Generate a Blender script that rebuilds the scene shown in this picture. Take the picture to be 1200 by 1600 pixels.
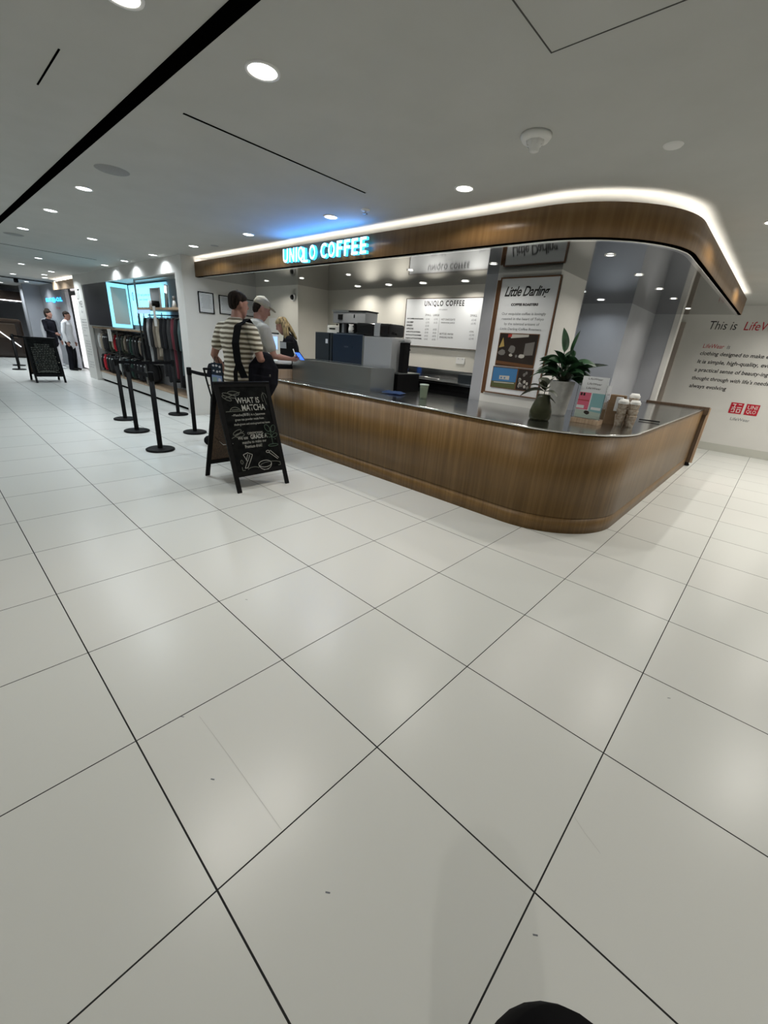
import bpy, bmesh, math, random
from mathutils import Vector, Matrix, Euler
random.seed(7)
PI = math.pi
SC = bpy.context.scene
COL = SC.collection
for o in list(bpy.data.objects):
    bpy.data.objects.remove(o)

# ------------------------------------------------------------------ camera
cam_d = bpy.data.cameras.new('camera')
cam = bpy.data.objects.new('camera', cam_d); COL.objects.link(cam)
cam_d.sensor_fit = 'VERTICAL'; cam_d.sensor_height = 36.0; cam_d.lens = 641.0 * 36.0 / 1600.0
cam_d.clip_start = 0.03; cam_d.clip_end = 200
R0 = Vector((0.7255, 0.6843, 0.0728)); R1 = Vector((0.3059, -0.2259, -0.9249)); R2 = Vector((-0.6165, 0.6933, -0.3732))
cam.matrix_world = Matrix.Translation((0.731, -0.240, 1.458)) @ Matrix((R0, -R1, -R2)).transposed().to_4x4()
SC.camera = cam
SC.view_settings.view_transform = 'Standard'; SC.view_settings.look = 'None'
SC.view_settings.gamma = 1.0; SC.view_settings.use_curve_mapping = False
SC.view_settings.exposure = 0.0
w = bpy.data.worlds.new('world'); SC.world = w; w.use_nodes = True
w.node_tree.nodes['Background'].inputs[0].default_value = (0.8, 0.85, 0.9, 1)
w.node_tree.nodes['Background'].inputs[1].default_value = 0.05
DOWN_W = 9.1      # main ceiling downlights
SPOT_W = 3.6      # small spots in the kiosk soffit
BIG_W = 3.8       # brighter kiosk downlights
COVE = 17.0       # cove strip emission
SIGN_W = 9.0
H = 2.62          # ceiling
S = 2.32          # kiosk soffit
T = 0.915         # counter top

# ------------------------------------------------------------------ materials
def mat(name, col, rough=0.5, metal=0.0, emit=None, es=0.0, spec=0.5, coat=0.0, trans=0.0, ior=1.45, alpha=1.0):
    m = bpy.data.materials.new(name); m.use_nodes = True
    b = m.node_tree.nodes['Principled BSDF']
    b.inputs['Base Color'].default_value = (*col, 1); b.inputs['Roughness'].default_value = rough
    b.inputs['Metallic'].default_value = metal; b.inputs['Specular IOR Level'].default_value = spec
    b.inputs['Coat Weight'].default_value = coat; b.inputs['Transmission Weight'].default_value = trans
    b.inputs['IOR'].default_value = ior; b.inputs['Alpha'].default_value = alpha
    if emit:
        b.inputs['Emission Color'].default_value = (*emit, 1); b.inputs['Emission Strength'].default_value = es
    return m
def nodes(m): return m.node_tree.nodes, m.node_tree.links, m.node_tree.nodes['Principled BSDF']
def add_noise(m, c1, c2, scale=(8, 8, 8), detail=4, lo=0.35, hi=0.65, bump=0.0):
    n, l, b = nodes(m)
    tc = n.new('ShaderNodeTexCoord'); mp = n.new('ShaderNodeMapping'); mp.inputs['Scale'].default_value = scale
    nz = n.new('ShaderNodeTexNoise'); nz.inputs['Scale'].default_value = 1; nz.inputs['Detail'].default_value = detail
    cr = n.new('ShaderNodeValToRGB'); cr.color_ramp.elements[0].position = lo; cr.color_ramp.elements[1].position = hi
    cr.color_ramp.elements[0].color = (*c1, 1); cr.color_ramp.elements[1].color = (*c2, 1)
    l.new(tc.outputs['Object'], mp.inputs[0]); l.new(mp.outputs[0], nz.inputs['Vector'])
    l.new(nz.outputs['Fac'], cr.inputs[0]); l.new(cr.outputs[0], b.inputs['Base Color'])
    if bump:
        bp = n.new('ShaderNodeBump'); bp.inputs['Strength'].default_value = bump; bp.inputs['Distance'].default_value = 0.01
        l.new(nz.outputs['Fac'], bp.inputs['Height']); l.new(bp.outputs[0], b.inputs['Normal'])
    return m
def floor_material():
    m = mat('white_floor_tile', (0.60, 0.60, 0.57), 0.22, spec=0.5)
    n, l, b = nodes(m)
    tc = n.new('ShaderNodeTexCoord'); sx = n.new('ShaderNodeSeparateXYZ'); l.new(tc.outputs['Object'], sx.inputs[0])
    def mth(op, a, bb=None, c=None):
        q = n.new('ShaderNodeMath'); q.operation = op
        for i, v in enumerate((a, bb, c)):
            if v is None: continue
            if isinstance(v, (int, float)): q.inputs[i].default_value = v
            else: l.new(v, q.inputs[i])
        return q.outputs[0]
    TS = 0.65
    masks = []
    cells = []
    for ax in (0, 1):
        v = mth('DIVIDE', sx.outputs[ax], TS)
        v = mth('ADD', v, 200.5)
        fr = mth('FRACT', v)
        d = mth('ABSOLUTE', mth('SUBTRACT', fr, 0.5))
        masks.append(mth('LESS_THAN', d, (0.0027 if ax == 1 else 0.0023) / TS))
        cells.append(mth('FLOOR', mth('SUBTRACT', v, 0.5)))
    g = mth('MAXIMUM', masks[0], masks[1])
    cx = n.new('ShaderNodeCombineXYZ'); l.new(cells[0], cx.inputs[0]); l.new(cells[1], cx.inputs[1])
    wn = n.new('ShaderNodeTexWhiteNoise'); l.new(cx.outputs[0], wn.inputs['Vector'])
    tile = n.new('ShaderNodeMix'); tile.data_type = 'RGBA'
    tile.inputs[6].default_value = (0.655, 0.67, 0.645, 1); tile.inputs[7].default_value = (0.68, 0.685, 0.66, 1)
    l.new(wn.outputs['Value'], tile.inputs[0])
    mx = n.new('ShaderNodeMix'); mx.data_type = 'RGBA'; l.new(g, mx.inputs[0]); l.new(tile.outputs[2], mx.inputs[6])
    mx.inputs[7].default_value = (0.012, 0.012, 0.012, 1); l.new(mx.outputs[2], b.inputs['Base Color'])
    r = mth('MULTIPLY_ADD', g, 0.6, 0.30); l.new(r, b.inputs['Roughness'])
    nz = n.new('ShaderNodeTexNoise'); nz.inputs['Scale'].default_value = 3.5; nz.inputs['Detail'].default_value = 3
    l.new(tc.outputs['Object'], nz.inputs['Vector'])
    bp = n.new('ShaderNodeBump'); bp.inputs['Strength'].default_value = 0.12; bp.inputs['Distance'].default_value = 0.004
    l.new(nz.outputs['Fac'], bp.inputs['Height']); l.new(bp.outputs[0], b.inputs['Normal'])
    return m
def wood_material(name, c1, c2, c3, rough=0.42, fine=55):
    m = mat(name, c1, rough)
    n, l, b = nodes(m)
    tc = n.new('ShaderNodeTexCoord'); out = []
    for sc, dt in (((fine, fine, 1.3), 5), ((6, 6, 0.35), 3)):
        mp = n.new('ShaderNodeMapping'); mp.inputs['Scale'].default_value = sc
        nz = n.new('ShaderNodeTexNoise'); nz.inputs['Scale'].default_value = 1; nz.inputs['Detail'].default_value = dt
        l.new(tc.outputs['Object'], mp.inputs[0]); l.new(mp.outputs[0], nz.inputs['Vector']); out.append(nz.outputs['Fac'])
    ad = n.new('ShaderNodeMath'); ad.operation = 'MULTIPLY_ADD'; l.new(out[0], ad.inputs[0]); ad.inputs[1].default_value = 0.65
    m2 = n.new('ShaderNodeMath'); m2.operation = 'MULTIPLY'; l.new(out[1], m2.inputs[0]); m2.inputs[1].default_value = 0.35
    l.new(m2.outputs[0], ad.inputs[2])
    cr = n.new('ShaderNodeValToRGB'); e = cr.color_ramp.elements
    e[0].position = 0.36; e[0].color = (*c1, 1); e[1].position = 0.64; e[1].color = (*c3, 1)
    k = e.new(0.5); k.color = (*c2, 1)
    l.new(ad.outputs[0], cr.inputs[0]); l.new(cr.outputs[0], b.inputs['Base Color'])
    return m
def brushed(name, col, rough):
    m = mat(name, col, rough, 1.0); n, l, b = nodes(m)
    tc = n.new('ShaderNodeTexCoord'); mp = n.new('ShaderNodeMapping'); mp.inputs['Scale'].default_value = (2, 2, 160)
    nz = n.new('ShaderNodeTexNoise'); nz.inputs['Scale'].default_value = 1
    mr = n.new('ShaderNodeMapRange'); mr.inputs[3].default_value = rough * 0.8; mr.inputs[4].default_value = rough * 1.25
    l.new(tc.outputs['Object'], mp.inputs[0]); l.new(mp.outputs[0], nz.inputs['Vector']); l.new(nz.outputs['Fac'], mr.inputs[0])
    l.new(mr.outputs[0], b.inputs['Roughness'])
    return m
def stripe_material():
    m = mat('striped_knit', (0.6, 0.56, 0.48), 0.9); n, l, b = nodes(m)
    tc = n.new('ShaderNodeTexCoord'); sx = n.new('ShaderNodeSeparateXYZ'); l.new(tc.outputs['Object'], sx.inputs[0])
    nz = n.new('ShaderNodeTexNoise'); nz.inputs['Scale'].default_value = 5; l.new(tc.outputs['Object'], nz.inputs['Vector'])
    a = n.new('ShaderNodeMath'); a.operation = 'MULTIPLY_ADD'; l.new(nz.outputs['Fac'], a.inputs[0]); a.inputs[1].default_value = 0.03; l.new(sx.outputs[2], a.inputs[2])
    d = n.new('ShaderNodeMath'); d.operation = 'DIVIDE'; l.new(a.outputs[0], d.inputs[0]); d.inputs[1].default_value = 0.047
    f = n.new('ShaderNodeMath'); f.operation = 'FRACT'; l.new(d.outputs[0], f.inputs[0])
    c = n.new('ShaderNodeValToRGB'); e = c.color_ramp.elements
    e[0].position = 0.47; e[0].color = (0.13, 0.11, 0.075, 1); e[1].position = 0.54; e[1].color = (0.66, 0.62, 0.52, 1)
    l.new(f.outputs[0], c.inputs[0]); l.new(c.outputs[0], b.inputs['Base Color'])
    return m
M = {}
M['floor'] = floor_material()
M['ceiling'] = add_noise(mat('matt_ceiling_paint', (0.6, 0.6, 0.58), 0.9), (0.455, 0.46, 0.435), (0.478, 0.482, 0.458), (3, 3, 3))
M['wall'] = add_noise(mat('white_wall_paint', (0.72, 0.71, 0.68), 0.75), (0.70, 0.69, 0.665), (0.73, 0.72, 0.69), (2, 2, 2))
M['cream'] = add_noise(mat('cream_wall_paint', (0.74, 0.71, 0.62), 0.7), (0.66, 0.64, 0.58), (0.70, 0.68, 0.615), (2, 2, 2))
M['greywall'] = add_noise(mat('grey_wall_paint', (0.4, 0.41, 0.44), 0.7), (0.36, 0.37, 0.40), (0.39, 0.40, 0.43), (2, 2, 2))
M['base'] = mat('baseboard_paint', (0.55, 0.55, 0.5), 0.6)
M['wood'] = wood_material('oak_veneer', (0.13, 0.070, 0.019), (0.172, 0.095, 0.029), (0.225, 0.13, 0.045), 0.42)
M['woodf'] = wood_material('fascia_veneer', (0.17, 0.088, 0.030), (0.21, 0.115, 0.042), (0.255, 0.148, 0.060), 0.38, 22)
M['woodlt'] = wood_material('pale_wood', (0.34, 0.23, 0.15), (0.42, 0.30, 0.20), (0.5, 0.37, 0.26), 0.5)
M['walnut'] = wood_material('dark_walnut', (0.05, 0.03, 0.018), (0.08, 0.05, 0.03), (0.12, 0.075, 0.045), 0.4)
M['soffit'] = mat('polished_soffit_panel', (0.25, 0.255, 0.25), 0.07, 1.0)
M['steel'] = brushed('brushed_steel', (0.50, 0.51, 0.51), 0.16)
M['steelm'] = brushed('satin_steel', (0.42, 0.44, 0.43), 0.3)
M['trim'] = mat('polished_trim', (0.75, 0.75, 0.74), 0.15, 1.0)
M['white'] = mat('white_plastic', (0.75, 0.75, 0.73), 0.5)
M['matwhite'] = mat('white_card', (0.70, 0.72, 0.74), 0.7)
M['menuw'] = mat('menu_panel', (0.72, 0.74, 0.76), 0.45)
M['black'] = mat('black_powder_coat', (0.006, 0.006, 0.0065), 0.5, spec=0.12)
M['blackgl'] = mat('gloss_black', (0.01, 0.01, 0.011), 0.12)
M['rubber'] = mat('black_webbing', (0.006, 0.006, 0.007), 0.8, spec=0.08)
M['slot'] = mat('slot_black', (0.001, 0.001, 0.001), 1.0, spec=0.0)
M['chalkboard'] = add_noise(mat('chalkboard', (0.01, 0.01, 0.01), 0.85, spec=0.05), (0.004, 0.0045, 0.0045), (0.010, 0.011, 0.011), (12, 12, 12))
M['chalk'] = mat('white_chalk', (0.36, 0.36, 0.335), 0.95)
M['chalkdim'] = mat('grey_chalk', (0.11, 0.115, 0.10), 0.95)
M['chalkgreen'] = mat('green_chalk', (0.055, 0.085, 0.06), 0.95)
M['ink'] = mat('black_ink', (0.015, 0.015, 0.016), 0.6)
M['inkgrey'] = mat('grey_ink', (0.16, 0.17, 0.19), 0.6)
M['inkred'] = mat('red_ink', (0.5, 0.01, 0.03), 0.5)
M['lamp'] = mat('lamp_diffuser', (1, 1, 1), 0.5, emit=(1.0, 0.97, 0.90), es=7.0)
M['lampcool'] = mat('cool_lamp_diffuser', (1, 1, 1), 0.5, emit=(0.92, 0.96, 1.0), es=7.0)
M['cove'] = mat('led_strip', (1, 1, 1), 0.5, emit=(1.0, 0.93, 0.84), es=COVE)
M['neon'] = mat('sign_face', (1, 1, 1), 0.5, emit=(0.66, 0.93, 1.0), es=2.0)
M['neonside'] = mat('sign_halo', (0.1, 0.6, 1), 0.5, emit=(0.03, 0.42, 1.0), es=3.4)
M['cyan'] = mat('lightbox_glow', (0.4, 0.8, 0.9), 0.4, emit=(0.30, 0.72, 0.92), es=0.85)
M['screen'] = mat('lit_screen', (0.4, 0.6, 0.9), 0.3, emit=(0.35, 0.55, 0.95), es=0.9)
M['whiteglow'] = mat('lit_sparkle', (1, 1, 1), 0.4, emit=(0.9, 0.95, 1), es=2.0)
M['skin'] = add_noise(mat('skin', (0.42, 0.22, 0.16), 0.55), (0.27, 0.135, 0.10), (0.34, 0.175, 0.13), (9, 9, 9))
M['hairdk'] = add_noise(mat('dark_hair', (0.015, 0.012, 0.01), 0.7, spec=0.1), (0.008, 0.006, 0.005), (0.03, 0.022, 0.017), (60, 60, 12))
M['hairbl'] = add_noise(mat('blonde_hair', (0.3, 0.2, 0.08), 0.6), (0.06, 0.042, 0.022), (0.36, 0.27, 0.13), (50, 50, 6))
M['stripe'] = stripe_material()
M['tee'] = add_noise(mat('grey_tee', (0.42, 0.40, 0.36), 0.9), (0.29, 0.28, 0.25), (0.36, 0.35, 0.32), (14, 14, 5), bump=0.3)
M['cap'] = mat('beige_cap', (0.34, 0.30, 0.23), 0.85, spec=.2)
M['navy'] = add_noise(mat('black_cloth', (0.01, 0.01, 0.013), 0.9, spec=0.08), (0.005, 0.005, 0.007), (0.013, 0.013, 0.018), (10, 10, 4), bump=0.3)
M['olive'] = add_noise(mat('dark_olive_cloth', (0.02, 0.025, 0.018), 0.9), (0.014, 0.018, 0.013), (0.03, 0.034, 0.025), (10, 10, 4))
M['whitecloth'] = add_noise(mat('white_cloth', (0.62, 0.63, 0.66), 0.9), (0.55, 0.56, 0.6), (0.70, 0.70, 0.72), (9, 9, 3), bump=0.3)
M['leaf'] = add_noise(mat('leaf_green', (0.02, 0.06, 0.025), 0.4), (0.010, 0.032, 0.014), (0.028, 0.085, 0.035), (12, 12, 12))
M['leaf2'] = add_noise(mat('leaf_dusky', (0.03, 0.04, 0.02), 0.45), (0.018, 0.026, 0.014), (0.055, 0.06, 0.035), (14, 14, 14))
M['concrete'] = add_noise(mat('concrete_pot', (0.34, 0.34, 0.32), 0.9), (0.30, 0.30, 0.285), (0.37, 0.37, 0.35), (14, 14, 14), bump=0.2)
M['murk'] = mat('murky_glass_water', (0.075, 0.08, 0.045), 0.08, trans=0.45, ior=1.33)
M['glass'] = mat('clear_glass', (0.85, 0.92, 0.88), 0.04, trans=1.0, ior=1.45)
M['acrylic'] = mat('clear_acrylic', (0.9, 0.93, 0.95), 0.05, trans=1.0, ior=1.2)
M['soil'] = mat('soil', (0.03, 0.02, 0.012), 0.95)
M['kraft'] = add_noise(mat('kraft_card', (0.20, 0.13, 0.075), 0.85), (0.18, 0.115, 0.065), (0.22, 0.145, 0.085), (10, 10, 10))
M['cup'] = add_noise(mat('printed_cup', (0.5, 0.42, 0.33), 0.7), (0.38, 0.28, 0.20), (0.62, 0.56, 0.48), (40, 40, 40))
M['pink'] = mat('pink_print', (0.65, 0.13, 0.21), 0.5)
M['teal'] = mat('teal_print', (0.22, 0.42, 0.45), 0.5)
M['palegrn'] = mat('pale_green_print', (0.42, 0.5, 0.44), 0.5)
M['darkpanel'] = mat('dark_screen_panel', (0.035, 0.035, 0.042), 0.35)
M['beige'] = mat('beige_fabric_panel', (0.52, 0.43, 0.37), 0.8)
M['navymach'] = mat('navy_machine', (0.012, 0.022, 0.04), 0.28)
M['blackmach'] = mat('charcoal_machine', (0.018, 0.024, 0.03), 0.4)
M['greymach'] = mat('grey_machine', (0.30, 0.31, 0.32), 0.45)
M['bronze'] = mat('bronze_frame', (0.16, 0.075, 0.035), 0.35, 0.3)
M['blueplas'] = mat('blue_plastic', (0.02, 0.12, 0.55), 0.35)
M['bluecloth'] = mat('blue_cloth', (0.05, 0.10, 0.24), 0.9)
M['jar'] = mat('green_jar', (0.30, 0.36, 0.27), 0.12, trans=0.5, ior=1.3)
M['brownglass'] = mat('brown_gloss', (0.035, 0.024, 0.018), 0.12)
M['taupe'] = mat('taupe_door', (0.44, 0.385, 0.34), 0.6)
M['photodk'] = mat('photo_dark', (0.022, 0.015, 0.012), 0.4)
M['photomid'] = mat('photo_mid', (0.17, 0.16, 0.15), 0.4)
M['photolt'] = mat('photo_light', (0.48, 0.46, 0.42), 0.4)
M['photosky'] = mat('photo_sky', (0.05, 0.17, 0.36), 0.4)
M['photograss'] = mat('photo_grass', (0.09, 0.10, 0.04), 0.4)
M['photoyel'] = mat('photo_yellow', (0.42, 0.30, 0.10), 0.4)
M['photored'] = mat('photo_red', (0.4, 0.05, 0.04), 0.4)

# ------------------------------------------------------------------ helpers
def add_box(bm, x0, y0, z0, x1, y1, z1, mi=0):
    v = [bm.verts.new(c) for c in ((x0, y0, z0), (x1, y0, z0), (x1, y1, z0), (x0, y1, z0), (x0, y0, z1), (x1, y0, z1), (x1, y1, z1), (x0, y1, z1))]
    for f in ((0, 3, 2, 1), (4, 5, 6, 7), (0, 1, 5, 4), (1, 2, 6, 5), (2, 3, 7, 6), (3, 0, 4, 7)):
        q = bm.faces.new([v[i] for i in f]); q.material_index = mi
    return v
def bx(x0, y0, z0, x1, y1, z1, bev=0.0, seg=2):
    bm = bmesh.new(); add_box(bm, min(x0, x1), min(y0, y1), min(z0, z1), max(x0, x1), max(y0, y1), max(z0, z1))
    if bev > 0: bmesh.ops.bevel(bm, geom=list(bm.edges), offset=bev, segments=seg, affect='EDGES', profile=0.6)
    return bm
def lathe(bm, prof, seg=24, c=(0, 0), smooth=True, mi=0):
    rings = []
    for r, z in prof:
        if r < 1e-5: rings.append([bm.verts.new((c[0], c[1], z))])
        else: rings.append([bm.verts.new((c[0] + r * math.cos(2 * PI * i / seg), c[1] + r * math.sin(2 * PI * i / seg), z)) for i in range(seg)])
    for a, b in zip(rings, rings[1:]):
        for i in range(seg):
            j = (i + 1) % seg
            if len(a) == 1 and len(b) == 1: continue
            if len(a) == 1: f = bm.faces.new((a[0], b[j], b[i]))
            elif len(b) == 1: f = bm.faces.new((a[i], a[j], b[0]))
            else: f = bm.faces.new((a[i], a[j], b[j], b[i]))
            f.smooth = smooth; f.material_index = mi
    return bm
def frame_of(d):
    d = Vector(d).normalized()
    u = Vector((0, 0, 1)) if abs(d.z) < 0.9 else Vector((0, 1, 0))
    a = d.cross(u).normalized(); b = a.cross(d).normalized()
    return a, b
def loft(bm, st, seg=14, caps=True, ref=None, mi=0, fd=None):
    """stations (point, ra, rb): elliptical rings along a path; ref = direction of ra"""
    n = len(st); P = [Vector(s[0]) for s in st]; rings = []
    for i in range(n):
        d = (P[min(i + 1, n - 1)] - P[max(i - 1, 0)])
        if d.length < 1e-7: d = Vector((0, 0, 1))
        if fd is not None: d = Vector(fd)
        d.normalize()
        if ref is not None:
            a = Vector(ref); a = (a - d * a.dot(d)).normalized(); b = d.cross(a)
        else:
            if i == 0: a, b = frame_of(d); b = d.cross(a)
            else: a = (pa - d * pa.dot(d)).normalized(); b = d.cross(a)
            pa = a
        rings.append((P[i], a, b, st[i][1], st[i][2] if len(st[i]) > 2 else st[i][1], d))
    out = []
    if caps:
        p, a, b, ra, rb, d = rings[0]; r = min(ra, rb)
        out.append([bm.verts.new(p - d * r * 0.95)])
        for h_, q_ in ((0.86, 0.45), (0.55, 0.80)): out.append([bm.verts.new(p - d * r * h_ + a * ra * q_ * math.cos(2 * PI * k / seg) + b * rb * q_ * math.sin(2 * PI * k / seg)) for k in range(seg)])
    for p, a, b, ra, rb, d in rings:
        out.append([bm.verts.new(p + a * ra * math.cos(2 * PI * k / seg) + b * rb * math.sin(2 * PI * k / seg)) for k in range(seg)])
    if caps:
        p, a, b, ra, rb, d = rings[-1]; r = min(ra, rb)
        for h_, q_ in ((0.55, 0.80), (0.86, 0.45)): out.append([bm.verts.new(p + d * r * h_ + a * ra * q_ * math.cos(2 * PI * k / seg) + b * rb * q_ * math.sin(2 * PI * k / seg)) for k in range(seg)])
        out.append([bm.verts.new(p + d * r * 0.95)])
    for A, B in zip(out, out[1:]):
        for k in range(seg):
            j = (k + 1) % seg
            if len(A) == 1: f = bm.faces.new((A[0], B[j], B[k]))
            elif len(B) == 1: f = bm.faces.new((A[k], A[j], B[0]))
            else: f = bm.faces.new((A[k], A[j], B[j], B[k]))
            f.smooth = True; f.material_index = mi
    return bm
def tube(bm, pts, r, seg=8, mi=0): return loft(bm, [(p, r, r) for p in pts], seg, mi=mi)
def ribbon(bm, pts, wd, axis, th=0.002):
    """flat strap along pts, width direction axis, small thickness"""
    ax = Vector(axis).normalized(); prev = None
    for i, p in enumerate(pts):
        p = Vector(p); d = (Vector(pts[min(i + 1, len(pts) - 1)]) - Vector(pts[max(i - 1, 0)])).normalized()
        nn = d.cross(ax).normalized()
        r = [bm.verts.new(p + ax * wd / 2 * s + nn * th / 2 * t) for s, t in ((-1, -1), (1, -1), (1, 1), (-1, 1))]
        if prev:
            for k in range(4): bm.faces.new((prev[k], prev[(k + 1) % 4], r[(k + 1) % 4], r[k]))
        else: bm.faces.new(r[::-1])
        prev = r
    bm.faces.new(prev)
    return bm
def mesh_of(name, bm):
    bmesh.ops.recalc_face_normals(bm, faces=bm.faces)
    me = bpy.data.meshes.new(name); bm.to_mesh(me); bm.free(); return me
def obj(name, bm, m, parent=None, loc=(0, 0, 0), rot=(0, 0, 0)):
    me = bm if isinstance(bm, bpy.types.Mesh) else mesh_of(name, bm)
    o = bpy.data.objects.new(name, me); COL.objects.link(o)
    if not len(me.materials):
        for k in (m if isinstance(m, (list, tuple)) else [m]): me.materials.append(M[k] if isinstance(k, str) else k)
    o.parent = parent; o.location = loc; o.rotation_euler = rot
    return o
def tag(o, label=None, cat=None, group=None, kind=None):
    if label: o['label'] = label
    if cat: o['category'] = cat
    if group: o['group'] = group
    if kind: o['kind'] = kind
    return o
def thing(name, label, cat, loc=(0, 0, 0), rot=(0, 0, 0), group=None):
    o = bpy.data.objects.new(name, None); COL.objects.link(o); o.empty_display_size = 0.1
    o.location = loc; o.rotation_euler = rot if isinstance(rot, (tuple, list)) else (0, 0, rot)
    return tag(o, label, cat, group)
def struct(name, bm, m, label=None):
    o = obj(name, bm, m); o['kind'] = 'structure'
    if label: o['label'] = label
    return o
def dup(root, loc, rotz, label, group=None):
    r = root.copy(); COL.objects.link(r); r.location = loc; r.rotation_euler = (0, 0, rotz)
    r['label'] = label
    if group: r['group'] = group
    for ch in list(root.children):
        c = ch.copy(); COL.objects.link(c); c.parent = r
        for g in ch.children:
            d = g.copy(); COL.objects.link(d); d.parent = c
    return r
def area(name, parent, loc, power, size, col=(1, 0.95, 0.88), rot=(0, 0, 0), spread=2.4, shape='DISK', size_y=None):
    ld = bpy.data.lights.new(name, 'AREA'); ld.energy = power; ld.shape = shape; ld.size = size
    if size_y: ld.size_y = size_y
    ld.color = col; ld.spread = spread
    o = bpy.data.objects.new(name, ld); COL.objects.link(o); o.parent = parent; o.location = loc; o.rotation_euler = rot
    return o
XR = (PI / 2, 0, 0)            # wall facing -Y: local x -> +X, y -> up, z -> towards viewer
YR = (PI / 2, 0, PI / 2)       # wall facing +X: local x -> +Y, y -> up
def text_mesh(body, size=1.0, width=None, height=None, extrude=0.0, align='LEFT', shear=0.0, bold=0.0, spacing=1.0, res=3):
    cu = bpy.data.curves.new('t', 'FONT'); cu.body = body; cu.size = size; cu.extrude = extrude; cu.shear = shear
    cu.offset = bold; cu.space_character = spacing; cu.resolution_u = res
    to = bpy.data.objects.new('t', cu); COL.objects.link(to)
    bpy.context.view_layer.update()
    me = bpy.data.meshes.new_from_object(to.evaluated_get(bpy.context.evaluated_depsgraph_get()))
    bpy.data.objects.remove(to); bpy.data.curves.remove(cu)
    if len(me.vertices):
        xs = [v.co.x for v in me.vertices]; ys = [v.co.y for v in me.vertices]
        x0, x1, y0, y1 = min(xs), max(xs), min(ys), max(ys)
        sx = width / (x1 - x0) if width else 1; sy = height / (y1 - y0) if height else (sx if width and not size else 1)
        ox = {'LEFT': x0, 'CENTER': (x0 + x1) / 2, 'RIGHT': x1}[align]
        oy = y0 if height else 0
        for v in me.vertices: v.co.x = (v.co.x - ox) * sx; v.co.y = (v.co.y - oy) * sy
    me.materials.clear()
    return me
def text(name, parent, body, x, y, m, z=0.002, **k):
    return obj(name, text_mesh(body, **k), m, parent, (x, y, z))
def picture(name, parent, x, y, wd, ht, z, patches, mats, th=0.006):
    """flat printed picture: base colour mats[0], patches = (material index, [(u,v)...]) in 0..1"""
    bm = bmesh.new(); add_box(bm, 0, 0, 0, wd, ht, th)
    for k, (mi, poly) in enumerate(patches):
        vs = [bm.verts.new((u * wd, v * ht, th + 0.0004 * (k + 1))) for u, v in poly]
        f = bm.faces.new(vs); f.material_index = mi
    me = bpy.data.meshes.new(name); bm.normal_update(); bm.to_mesh(me); bm.free()
    return obj(name, me, mats, parent, (x, y, z))
def blob(cx, cy, rx, ry, n=10, seed=0):
    r = random.Random(seed)
    return [(cx + rx * (0.8 + 0.3 * r.random()) * math.cos(2 * PI * i / n), cy + ry * (0.8 + 0.3 * r.random()) * math.sin(2 * PI * i / n)) for i in range(n)]
def frame_bm(wd, ht, t, d, z0=0.0):
    bm = bmesh.new()
    add_box(bm, 0, 0, z0, wd, t, z0 + d); add_box(bm, 0, ht - t, z0, wd, ht, z0 + d)
    add_box(bm, 0, t, z0, t, ht - t, z0 + d); add_box(bm, wd - t, t, z0, wd, ht - t, z0 + d)
    return bm

# ------------------------------------------------------------------ setting
struct('floor', bx(-32, -6, -0.05, 7, 12, 0), 'floor')
struct('ceiling', bx(-32, -6, H, 7, 12, H + 0.1), 'ceiling')
struct('wall_back', bx(-32, -6.1, 0, 7, -6, H), 'wall')
struct('wall_right', bx(7, -6, 0, 7.1, 12, H), 'wall')
struct('wall_far_left', bx(-32.1, -6, 0, -32, 12, H), 'greywall')
LW = 10.27
struct('wall_front_right', bx(-1.35, LW, 0, 7, LW + 0.1, H), 'wall')
struct('baseboard_front_right', bx(-0.9, LW - 0.012, 0.0, 7, LW, 0.15, 0.003), 'base')
struct('wall_kiosk_left', bx(-7.45, 3.10, 0, -7.16, 4.6, H), 'wall')
struct('wall_kiosk_camera', bx(-7.16, 4.47, 0, -5.82, 4.6, H), 'cream')
struct('wall_kiosk_return', bx(-5.92, 4.6, 0, -5.82, 5.2, H), 'cream')
struct('wall_kiosk_menu', bx(-5.82, 5.14, 0, -2.0, 5.24, H), 'cream')
struct('wall_pillar', bx(-2.03, 4.50, 0, -1.30, 5.24, H), 'wall')
struct('wall_pillar_side', bx(-2.20, 4.53, 0, -2.03, 5.24, H), 'greywall')
struct('wall_nook_left', bx(-2.12, 5.24, 0, -2.02, 7.25, H), 'greywall')
struct('wall_nook_back', bx(-2.12, 7.25, 0, -1.31, 7.35, H), 'greywall')
struct('wall_nook_right', bx(-1.41, 7.35, 0, -1.31, 8.78, H), 'greywall')
struct('wall_partition', bx(-1.41, 8.78, 0, -0.93, 8.90, H), 'greywall')
struct('trim_1', bx(-1.00, 8.765, 0, -0.92, 8.93, H), 'wall', 'white end trim of the grey partition')
d = struct('door_1', bx(-1.19, LW - 0.04, 0, -1.07, LW, 2.33), 'taupe', 'narrow taupe strip of a recessed door beside the slogan wall')
obj('door_handle', tube(bmesh.new(), [(-1.16, LW - 0.05, 1.10), (-1.15, LW - 0.09, 1.06), (-1.15, LW - 0.09, 0.90), (-1.16, LW - 0.05, 0.86)], 0.012), 'black', d)

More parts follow.
